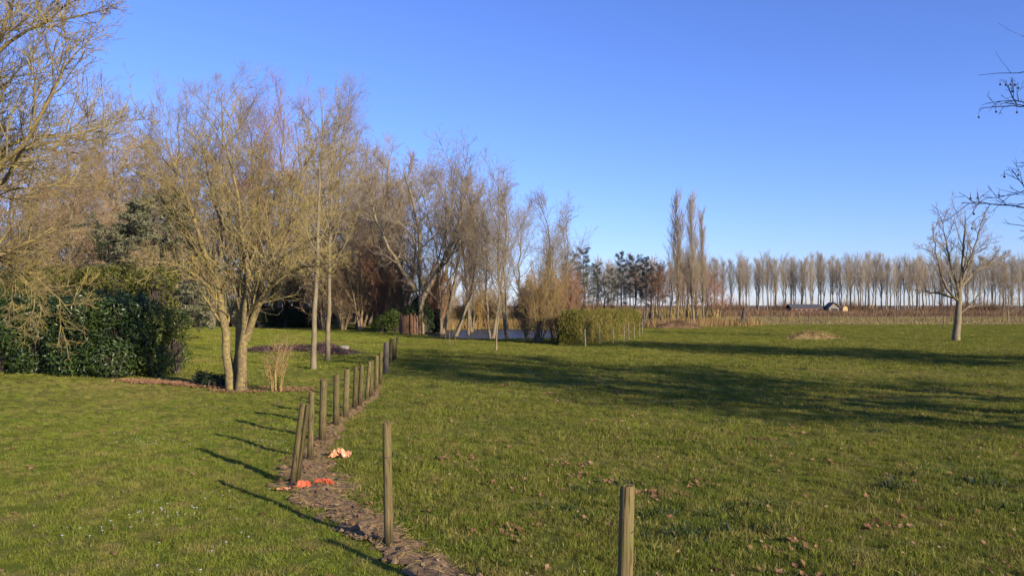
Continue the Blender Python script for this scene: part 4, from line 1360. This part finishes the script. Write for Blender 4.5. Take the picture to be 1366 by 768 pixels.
# staked sapling on the lawn before the pond
g = G(600, 461)
tree('sapling', 'young_tree', 600, 0, 405, 'tiny staked sapling on the lawn left of the pale-stemmed young tree', foot=461, sxy=.8)
bm = bmesh.new(); bmesh.ops.create_cone(bm, segments=8, radius1=.03, radius2=.028, depth=1.0, cap_ends=True)
bmesh.ops.translate(bm, verts=bm.verts, vec=(0, 0, .42))
STK = bpy.data.meshes.new('stake'); bm.to_mesh(STK); bm.free(); STK.materials.append(M['post'])
for dx, lab in ((-.25, 'left stake of the tiny sapling on the lawn'), (.3, 'right stake of the tiny sapling on the lawn')):
    tag(link('stake', STK, None, g + Vector((dx, 0, 0))), lab, 'stake', 'stakes on the pond lawn')
# stakes at the foot of the green hedge and on to the reeds
sl = [(781, 463), (800, 461), (818, 458), (832, 456), (839, 455), (846, 453), (853, 449), (857, 446)]
for i, (px, py) in enumerate(sl):
    o = link('stake', STK, None, G(px, py))
    o.scale = (1.1, 1.1, 1.15 + .25 * (i % 3 == 1)); o.rotation_euler = (rr.uniform(-.05, .05), rr.uniform(-.05, .05), 0)
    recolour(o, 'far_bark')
    tag(o, 'thin stake in the row along the foot of the green hedge', 'stake', 'stakes along the green hedge')
for px, py, hh, lab in ((858, 437, 1.7, 'thick leaning gate post at the right end of the green hedge'), (868, 437, 1.5, 'dark gate post in the reeds'), (882, 437, 1.3, 'lone post in the reeds left of the bramble heap')):
    g = G(px, py)
    o = link('gate_post', smooth_sides(post_mesh(.11, hh, px)), None, g); recolour(o, 'dark_bark')
    o.rotation_euler = (0, rr.uniform(-.08, .12), 0)
    tag(o, lab, 'post', 'posts among the reeds')
# thin posts of the field fence beyond the meadow
for k in range(30):
    px = 1000 + k * 13 + rr.uniform(-3, 3)
    o = link('field_post', STK, None, G(px, 430 - (k % 2) * .5))
    o.scale = (1.6, 1.6, 1.35)
    tag(o, 'thin weathered post of the field fence beyond the meadow', 'post', 'posts of the field fence')

# leaning dead stump
g = G(991, 435)
st = [(np.array([[0, 0, 0], [-.05, 0, .5], [.1, 0, 1.1], [.12, 0, 1.75]]), [.26, .2, .16, .13]), (np.array([[.1, 0, .9], [.3, 0, .7], [.42, .1, .25]]), [.1, .08, .05]), (np.array([[0, 0, .2], [-.35, 0, .55], [-.6, 0, .65]]), [.26, .22, .1])]
tb, cb, _ = grow(61, st, [lv(5, .3, 1, 50, 10, .25, .3, 3, .1, .05, .5, .01)], 0, nstem=6, sides=(8, 5))
r = empty('dead_stump', g, 0, 1.25); link('trunk', tb.mesh('stump_trunk', M['dark_bark']), r); link('twigs', cb.mesh('stump_twigs', M['dark_twig']), r)
tag(r, 'dark broken tree stump at the far edge of the meadow', 'stump')


# straw heap
def heap(name, g, rx, ry, h, mat, label, seed, strands, smat):
    rg = np.random.default_rng(seed)
    n, m = 40, 12
    th = np.linspace(0, 2 * np.pi, n, endpoint=False)
    V = []
    for j in range(m):
        q = j / (m - 1)
        rad = (1 - q) * (1 + .12 * np.sin(th * 3 + seed) + .06 * np.sin(th * 7))
        z = h * (1 - (1 - q) ** 2) ** 1.2 * (1 + .2 * np.sin(th * 2 + 1)) + .05 * h * rg.normal(0, 1, n) * (j > 0)
        V.append(np.stack([np.cos(th) * rx * rad, np.sin(th) * ry * rad, z - .03], -1))
    V = np.concatenate(V)
    k = np.arange(n); k2 = (k + 1) % n
    F = np.concatenate([np.stack([j * n + k, j * n + k2, (j + 1) * n + k2, (j + 1) * n + k], -1) for j in range(m - 1)])
    r = empty(name, g); tag(r, label, 'heap')
    link('mound', mesh_np(name + '_mound', V, F, M[mat]), r)
    p = V[rg.integers(0, len(V), strands)] + rg.normal(0, .06, (strands, 3))
    p[:, 2] = np.maximum(p[:, 2], .0)
    d = norm(rg.normal(0, 1, (strands, 3)) * np.array([1.6, .6, .25]) + np.array([0, 0, .15]))
    W, F4, F3 = blades(p, d, rg.uniform(.2, .5, strands), np.full(strands, .025), .2, rg)
    o = link('straw', mesh_np(name + '_straw', W, [F4, F3], M[smat], False), r); o['kind'] = 'stuff'


heap('straw_heap', G(1081, 452), 2.0, 1.5, .42, 'straw_heap', 'low heap of pale straw and earth in the meadow', 2, 2600, 'dry_grass')
heap('bramble_heap', G(905, 438), 2.6, 1.5, .62, 'soil', 'low brown bramble heap at the foot of the columnar poplars', 5, 3000, 'brown_crop')

# far sheds beyond the field
def shed(px, Y, w, h, d, roof, wall, label, gable=False, windows=0):
    q = A(px, 407, Y)
    r = empty('shed', (q.x, q.y, 0)); tag(r, label, 'shed')
    def boxm(nm, x0, x1, y0, y1, z0, z1, mat, par=r):
        bm = bmesh.new(); bmesh.ops.create_cube(bm, size=1)
        for v in bm.verts: v.co = Vector(((v.co.x + .5) * (x1 - x0) + x0, (v.co.y + .5) * (y1 - y0) + y0, (v.co.z + .5) * (z1 - z0) + z0))
        me = bpy.data.meshes.new(nm); bm.to_mesh(me); bm.free(); me.materials.append(M[mat])
        return link(nm, me, par)
    wl = boxm('wall', -w / 2, w / 2, 0, d, -.1, h * .6, wall)
    e = .3
    V = np.array([[-w / 2 - e, -e, h * .58], [w / 2 + e, -e, h * .58], [w / 2 + e, d / 2, h], [-w / 2 - e, d / 2, h], [w / 2 + e, d + e, h * .58], [-w / 2 - e, d + e, h * .58]])
    if gable:
        V = np.array([[-w / 2 - e, -e, h * .5], [-w / 2 - e, d + e, h * .5], [0, d + e, h * 1.05], [0, -e, h * 1.05], [w / 2 + e, d + e, h * .5], [w / 2 + e, -e, h * .5]])
    W = np.concatenate([V, V + np.array([0, 0, .12])])
    F = [[6, 7, 8, 9], [9, 8, 10, 11], [0, 3, 2, 1], [3, 5, 4, 2], [0, 1, 7, 6], [5, 11, 10, 4]]
    F += [[0, 6, 9, 3], [3, 9, 11, 5], [1, 2, 8, 7], [2, 4, 10, 8]]
    link('roof', mesh_np('roof', W, np.array(F), M[roof], False), r)
    if gable:
        link('gable', mesh_np('gable', np.array([[-w / 2, .02, h * .5], [w / 2, .02, h * .5], [0, .02, h * 1.04]]), np.array([[0, 1, 2]]), M[wall], False), r)
    for k in range(windows):
        x = -w / 2 + (k + .5) * w / windows
        boxm('window', x - w / windows * .3, x + w / windows * .3, -.05, .02, h * .22, h * .48, 'window_glass')
    return r


shed(1076, 240, 9.0, 2.6, 5, 'roof_pale', 'brick_wall', 'long low brick shed with a pale grey roof beneath the far poplars', windows=6)
shed(1113, 238, 3.2, 3.0, 4, 'roof_dark', 'plank_wall', 'small dark-roofed hut right of the long brick shed', gable=True, windows=1)
q = A(1125, 407, 232)
bm = bmesh.new(); bmesh.ops.create_cone(bm, segments=24, radius1=1.1, radius2=1.1, depth=1.4, cap_ends=True)
bmesh.ops.bevel(bm, geom=list(bm.edges), offset=.12, segments=2)
for v in bm.verts: v.co *= rgx.uniform(.97, 1.03)
bmesh.ops.rotate(bm, verts=bm.verts, matrix=Matrix.Rotation(math.pi / 2, 3, 'X'))
me = bpy.data.meshes.new('hay_bale'); bm.to_mesh(me); bm.free(); me.materials.append(M['straw_heap'])
o = link('hay_bale', me, None, (q.x, q.y, 1.02)); o.rotation_euler = (0, 0, .5)
tag(o, 'round pale hay bale beside the small dark-roofed hut', 'hay bale')

# ------------------------------------------------------------------ ground cover: reeds, dry grass, brown crop, leaves, daisies, grass
def strew(name, x, y, hlo, hhi, w, mat, label, cat, seed, lean=.18, bend=.25):
    rg = np.random.default_rng(seed)
    n = len(x)
    d = norm(rg.normal(0, lean, (n, 3)) + UP)
    V, F4, F3 = blades(np.stack([x, y, gh(x, y) - .02], -1), d, rg.uniform(hlo, hhi, n) * (.65 + .35 * np.sin(x * .23 + 2 * np.sin(x * .07))) * rg.uniform(.6, 1.1, n) if 'scrub' in name or 'under' in name else rg.uniform(hlo, hhi, n), np.full(n, w) * rg.uniform(.7, 1.3, n), bend, rg)
    o = link(name, mesh_np(name, V, [F4, F3], M[mat], False))
    tag(o, label, cat, kind='stuff')


rg = np.random.default_rng(70)
ang = rg.uniform(math.radians(15), math.radians(165), 7000)
q = rg.normal(1.06, .07, 7000)
strew('reeds', POND_C[0] + np.cos(ang) * POND_R[0] * q * 1.1, POND_C[1] + np.sin(ang) * POND_R[1] * q, .5, 1.2, .035, 'reed', 'orange beige reeds along the far bank of the pond', 'reeds', 1)
t = rg.random(3800)
strew('tall_dry_grass', 14.5 + t * 14 + rg.normal(0, .5, 3800), 86 + t * 8 + rg.normal(0, 1.8, 3800), .5, 1.3, .04, 'reed', 'tall pale grass between the gate posts and the poplars', 'grass', 2)
x = rg.uniform(18, 110, 26000); y = rg.uniform(96, 165, 26000)
ok = (np.sin(x * .11 + y * .21) + rg.normal(0, .8, 26000)) > -.3
strew('dry_field_grass', x[ok], y[ok], .15, .5, .06, 'dry_grass', 'dry straw-coloured grass beyond the green meadow', 'grass', 3, .4, .5)
x = rg.uniform(20, 190, 26000); y = rg.choice(np.arange(176, 250, 4.5), 26000) + rg.normal(0, .25, 26000)
strew('brown_field_crop', x, y, .6, 1.5, .07, 'brown_crop', 'brown rows of bare stems in the far field', 'crop', 4, .12, .1)
x = rg.uniform(10, 230, 16000); y = rg.uniform(252, 262, 16000)
strew('field_scrub', x, y, 1.5, 6.5, .12, 'brown_crop', 'brown scrub under the far row of poplars', 'scrub', 5, .3, .3)
x = rg.uniform(-70, 30, 16000); y = rg.uniform(112, 130, 16000)
strew('wood_undergrowth', x, y, .8, 3.4, .12, 'dry_grass', 'straw-coloured undergrowth behind the wood and the pond', 'scrub', 6, .3, .3)


def flat_leaves(x, y, size, mat, name, label, seed, lift=.015, zoff=0):
    rg = np.random.default_rng(seed)
    n = len(x)
    nr = norm(rg.normal(0, .30, (n, 3)) + UP + .5 * np.array(SUN_DIR))
    tn = norm(np.cross(nr, rg.normal(0, 1, (n, 3))))
    bt = np.cross(nr, tn)
    th = np.arange(10) / 10 * 2 * np.pi
    ring = np.where(np.arange(10) % 2 == 0, 1.0, .62) * rg.uniform(.75, 1.2, (n, 10))
    ring = ring * size * .5 * rg.uniform(.6, 1.35, (n, 1))
    curl = rg.uniform(-.1, .9, (n, 1)) * (np.cos(th)[None] ** 2) * ring * .7 + rg.normal(0, .1, (n, 10)) * size * .5
    P0 = np.stack([x, y, gh(x, y) + lift + rg.uniform(0, .03, n) + zoff], -1)
    V = P0[:, None] + (np.cos(th) * ring)[..., None] * tn[:, None] + (np.sin(th) * ring)[..., None] * bt[:, None] + curl[..., None] * nr[:, None]
    V = np.concatenate([P0[:, None], V], 1).reshape(-1, 3)
    k = np.arange(10)
    F = ((np.arange(n) * 11)[:, None, None] + np.stack([np.zeros(10, int), 1 + k, 1 + (k + 1) % 10], -1)[None]).reshape(-1, 3)
    tag(link(name, mesh_np(name, V, F, M[mat], False)), label, 'leaves', kind='stuff')


# plane leaves blown over the meadow, thicker near the trees and in drifts
n = 1000
yy = 4.5 + 60 * rg.random(n) ** 1.5
xx = rg.uniform(-.1, .8, n) * yy * .9 + .5
cl = rg.uniform(0, 1, (60, 2)); cy = 5 + 40 * cl[:, 1] ** 1.5; cx = (cl[:, 0] * .75 - .08) * cy
ci = rg.integers(0, 60, 760)
xx = np.concatenate([xx, cx[ci] + rg.normal(0, .22, 760)]); yy = np.concatenate([yy, cy[ci] + rg.normal(0, .15, 760)])
flat_leaves(xx, yy, .075, 'dead_leaf', 'fallen_leaves', 'brown fallen leaves scattered over the meadow', 8, .015)
k = rg.random((60000, 2)) * np.array([8.2, 22.8]) + np.array([-6, 4.2])
k = k[soil_dist(k[:, 0], k[:, 1]) < 1.3][:130]
flat_leaves(k[:, 0], k[:, 1], .06, 'dead_leaf', 'soil_strip_leaves', 'brown dead leaves caught on the bare soil strip', 19, .05)
yy = 6 + 22 * rg.random(170); xx = -yy * rg.uniform(.1, .64, 170)
flat_leaves(xx, yy, .06, 'dead_leaf', 'lawn_leaves', 'few pale fallen leaves on the lawn left of the fence', 9, .02)
n = 800
yy = 6 + 36 * rg.random(n) ** 1.2; xx = rg.uniform(-.14, .68, n) * yy
flat_leaves(xx, yy, .042, 'pale_bit', 'leaf_fragments', 'small pale leaf fragments strewn through the meadow grass', 21, .035)
# litter bed under the hedge end and the lichen tree
n = 2600
t = rg.random(n)
la_, lb_ = G(158, 508), G(305, 519)
xx = la_.x + (lb_.x - la_.x) * t + rg.normal(0, .12, n); yy = la_.y + (lb_.y - la_.y) * t + np.abs(rg.normal(0, .35, n)) - .05
flat_leaves(xx, yy, .10, 'litter', 'leaf_litter', 'rusty leaf litter bed along the foot of the hedge end', 10, .02)
n = 700
a = rg.uniform(0, 6.28, n); q = rg.random(n) ** .5
g = G(345, 521)
flat_leaves(g.x + np.cos(a) * q * 1.5, g.y + np.sin(a) * q * .8 + .3, .07, 'litter', 'rose_bed_litter', 'brown leaf litter round the foot of the lichen-covered tree', 11, .01)

# daisies on the lawn
n = 60
yy = 7 + 14 * rg.random(n); xx = -yy * rg.uniform(.12, .66, n)
k = rg.integers(0, 6, 70); ccy = rg.uniform(8, 14, 6); ccx = -ccy * rg.uniform(.3, .55, 6)
xx = np.concatenate([xx, ccx[k] + rg.normal(0, .3, 70)]); yy = np.concatenate([yy, ccy[k] + rg.normal(0, .2, 70)])
nn = len(xx)
th = np.arange(8) / 8 * 2 * np.pi
D = np.concatenate([np.stack([np.cos(th), np.sin(th), np.zeros(8)], -1), [[0, 0, .25]]]) * .011
P = np.stack([xx, yy, gh(xx, yy) + .03], -1)
V = (P[:, None] + D[None] * rg.uniform(.7, 1.3, (nn, 1, 1))).reshape(-1, 3)
kk = np.arange(8)
F = ((np.arange(nn) * 9)[:, None, None] + np.stack([kk, (kk + 1) % 8, np.full(8, 8)], -1)[None]).reshape(-1, 3)
st_ = Buf(); st_.add(V, F)
Pz = np.stack([P - np.array([0, 0, .03]), P - np.array([0, 0, .015]), P - np.array([0, 0, .004])], 1)
st_.add(*tubes(Pz, np.full((nn, 3), .0008), 3))
tag(link('daisies', st_.mesh('daisies', M['daisy'])), 'tiny white daisies dotted over the left lawn', 'flowers', kind='stuff')


# grass: tufts of blades set on points, turf density thinning out with distance
def tuft(seed, n, rad, hlo, hhi, w):
    rg = np.random.default_rng(seed)
    a = rg.uniform(0, 6.28, n); q = rad * rg.random(n) ** .5
    p = np.stack([np.cos(a) * q, np.sin(a) * q, np.full(n, -.005)], -1)
    d = norm(rg.normal(0, .42, (n, 3)) + UP)
    V, F4, F3 = blades(p, d, rg.uniform(hlo, hhi, n), np.full(n, w) * rg.uniform(.7, 1.3, n), .45, rg)
    return mesh_np('tuft', V, [F4, F3], M['grass'], False)


tufts = bpy.data.collections.new('grass_tufts')
for i, args in enumerate([(1, 44, .10, .025, .075, .0045), (2, 44, .10, .03, .085, .005), (3, 34, .09, .04, .11, .005), (4, 60, .13, .02, .06, .005), (5, 40, .11, .03, .10, .006)]):
    tufts.objects.link(bpy.data.objects.new('grass_tuft_%d' % i, tuft(*args)))
for i in (5, 6):
    tufts.objects.link(bpy.data.objects.new('grass_tuft_%d' % i, tuft(i + 10, 130, .42, .03, .085, .017)))


def make_grass():
    rg = np.random.default_rng(99)
    xs, ys = [], []
    def add(y0, y1, dens):
        n = int(dens * (y1 - y0) * (1.29 * (y0 + y1) / 2 + 5))
        y = rg.uniform(y0, y1, n); x = rg.uniform(-1, 1, n) * (.645 * y + 2.5)
        xs.append(x); ys.append(y)
    for y0 in np.arange(3.4, 10, .6): add(y0, y0 + .6, 150)
    for y0 in np.arange(10, 58, 2.0): add(y0, y0 + 2.0, 150 * (10 / (y0 + 1)) ** 1.45)
    near_n = sum(len(q_) for q_ in xs)
    for y0 in np.arange(30, 97, 4.0): add(y0, y0 + 4.0, 5.5)
    x = np.concatenate(xs); y = np.concatenate(ys)
    far = np.arange(len(x)) >= near_n
    sd = soil_dist(x, y) + .42 * lumps(x * .45, y * .45) + .16 * lumps(x * 1.7, y * 1.7)
    keep = (sd > .95) | (rg.random(len(x)) < np.where(sd > .5, .5, .2))
    patch = np.sin(x * .9 + 1.7 * np.sin(y * .6 + 1)) * np.sin(y * .8 + 1.3 * np.sin(x * .7)) + .5 * np.sin(x * 2.9 + y * 1.3) * np.sin(y * 2.3 - x)
    keep &= rg.random(len(x)) < np.clip(1.25 - .75 * np.clip(patch - .1, 0, 1), .3, 1)
    keep &= gh(x, y) > -.08
    x, y, sd, far = x[keep], y[keep], sd[keep], far[keep]
    fx = np.where(y < SOIL[-1, 1], np.interp(y, SOIL[:, 1], SOIL[:, 0]), SOIL[-1, 0] - .1 * (y - SOIL[-1, 1]))
    lawn = x < fx
    clump = .5 + .5 * np.sin(x * 1.7 + 2 * np.sin(y * 1.1)) * np.sin(y * 2.1 + 1.5 * np.sin(x * 1.3))
    s = np.where(lawn, rg.uniform(.42, .78, len(x)), rg.uniform(.5, .95, len(x)) + .5 * clump ** 3) * (1 + .014 * np.clip(y - 10, 0, 50))
    s *= np.where(sd < 1.25, .75, 1)
    tall = (~lawn) & (rg.random(len(x)) < .012)
    s[tall] *= 1.6
    s[far] = rg.uniform(.7, 1.2, far.sum())
    n = len(x)
    me = bpy.data.meshes.new('grass')
    me.vertices.add(n)
    me.vertices.foreach_set('co', np.stack([x, y, gh(x, y)], -1).astype(np.float32).ravel())
    a1 = me.attributes.new('size', 'FLOAT', 'POINT'); a1.data.foreach_set('value', s.astype(np.float32))
    a2 = me.attributes.new('spin', 'FLOAT_VECTOR', 'POINT'); a2.data.foreach_set('vector', np.stack([rg.normal(0, .1, n), rg.normal(0, .1, n), rg.uniform(0, 6.28, n)], -1).astype(np.float32).ravel())
    a3 = me.attributes.new('pick', 'INT', 'POINT'); a3.data.foreach_set('value', np.where(far, rg.integers(5, 7, n), rg.integers(0, 5, n)).astype(np.int32))
    a4 = me.attributes.new('lawn', 'FLOAT', 'POINT'); a4.data.foreach_set('value', (lawn & (y < 95)).astype(np.float32))
    o = link('grass', me)
    tag(o, 'short green turf of the lawn and meadow', 'grass', kind='stuff')
    ng = bpy.data.node_groups.new('grass_on_points', 'GeometryNodeTree')
    ng.interface.new_socket('Geometry', in_out='INPUT', socket_type='NodeSocketGeometry')
    ng.interface.new_socket('Geometry', in_out='OUTPUT', socket_type='NodeSocketGeometry')
    gi, go = ng.nodes.new('NodeGroupInput'), ng.nodes.new('NodeGroupOutput')
    ci_ = ng.nodes.new('GeometryNodeCollectionInfo')
    ci_.inputs['Collection'].default_value = tufts
    ci_.inputs['Separate Children'].default_value = True
    ci_.inputs['Reset Children'].default_value = True
    ip = ng.nodes.new('GeometryNodeInstanceOnPoints')
    ip.inputs['Pick Instance'].default_value = True
    def at(nm, ty):
        q = ng.nodes.new('GeometryNodeInputNamedAttribute'); q.data_type = ty; q.inputs['Name'].default_value = nm
        return q.outputs['Attribute']
    ng.links.new(gi.outputs[0], ip.inputs['Points'])
    ng.links.new(ci_.outputs[0], ip.inputs['Instance'])
    ng.links.new(at('pick', 'INT'), ip.inputs['Instance Index'])
    ng.links.new(at('size', 'FLOAT'), ip.inputs['Scale'])
    e2r = ng.nodes.new('FunctionNodeEulerToRotation')
    ng.links.new(at('spin', 'FLOAT_VECTOR'), e2r.inputs[0])
    ng.links.new(e2r.outputs[0], ip.inputs['Rotation'])
    ng.links.new(ip.outputs[0], go.inputs[0])
    md = o.modifiers.new('tufts', 'NODES'); md.node_group = ng


make_grass()
rg = np.random.default_rng(123)
yy = np.concatenate([6 + 26 * rg.random(46) ** 1.4, np.full(5, 10.6) + rg.normal(0, .2, 5)]); xx = np.concatenate([rg.uniform(-.12, .66, 46) * yy[:46], 5.6 + rg.normal(0, .5, 5)])
p = np.repeat(np.stack([xx, yy], -1), 46, 0) + rg.normal(0, .10, (51 * 46, 2)) * np.array([1.5, .8])
n = len(p)
d = norm(rg.normal(0, .7, (n, 3)) + UP * .8)
V, F4, F3 = blades(np.stack([p[:, 0], p[:, 1], gh(p[:, 0], p[:, 1])], -1), d, rg.uniform(.06, .17, n), rg.uniform(.008, .02, n), .5, rg)
tag(link('weeds', mesh_np('weeds', V, [F4, F3], M['dark_evergreen'], False)), 'dark green weed clumps dotted through the meadow grass', 'weeds', kind='stuff')
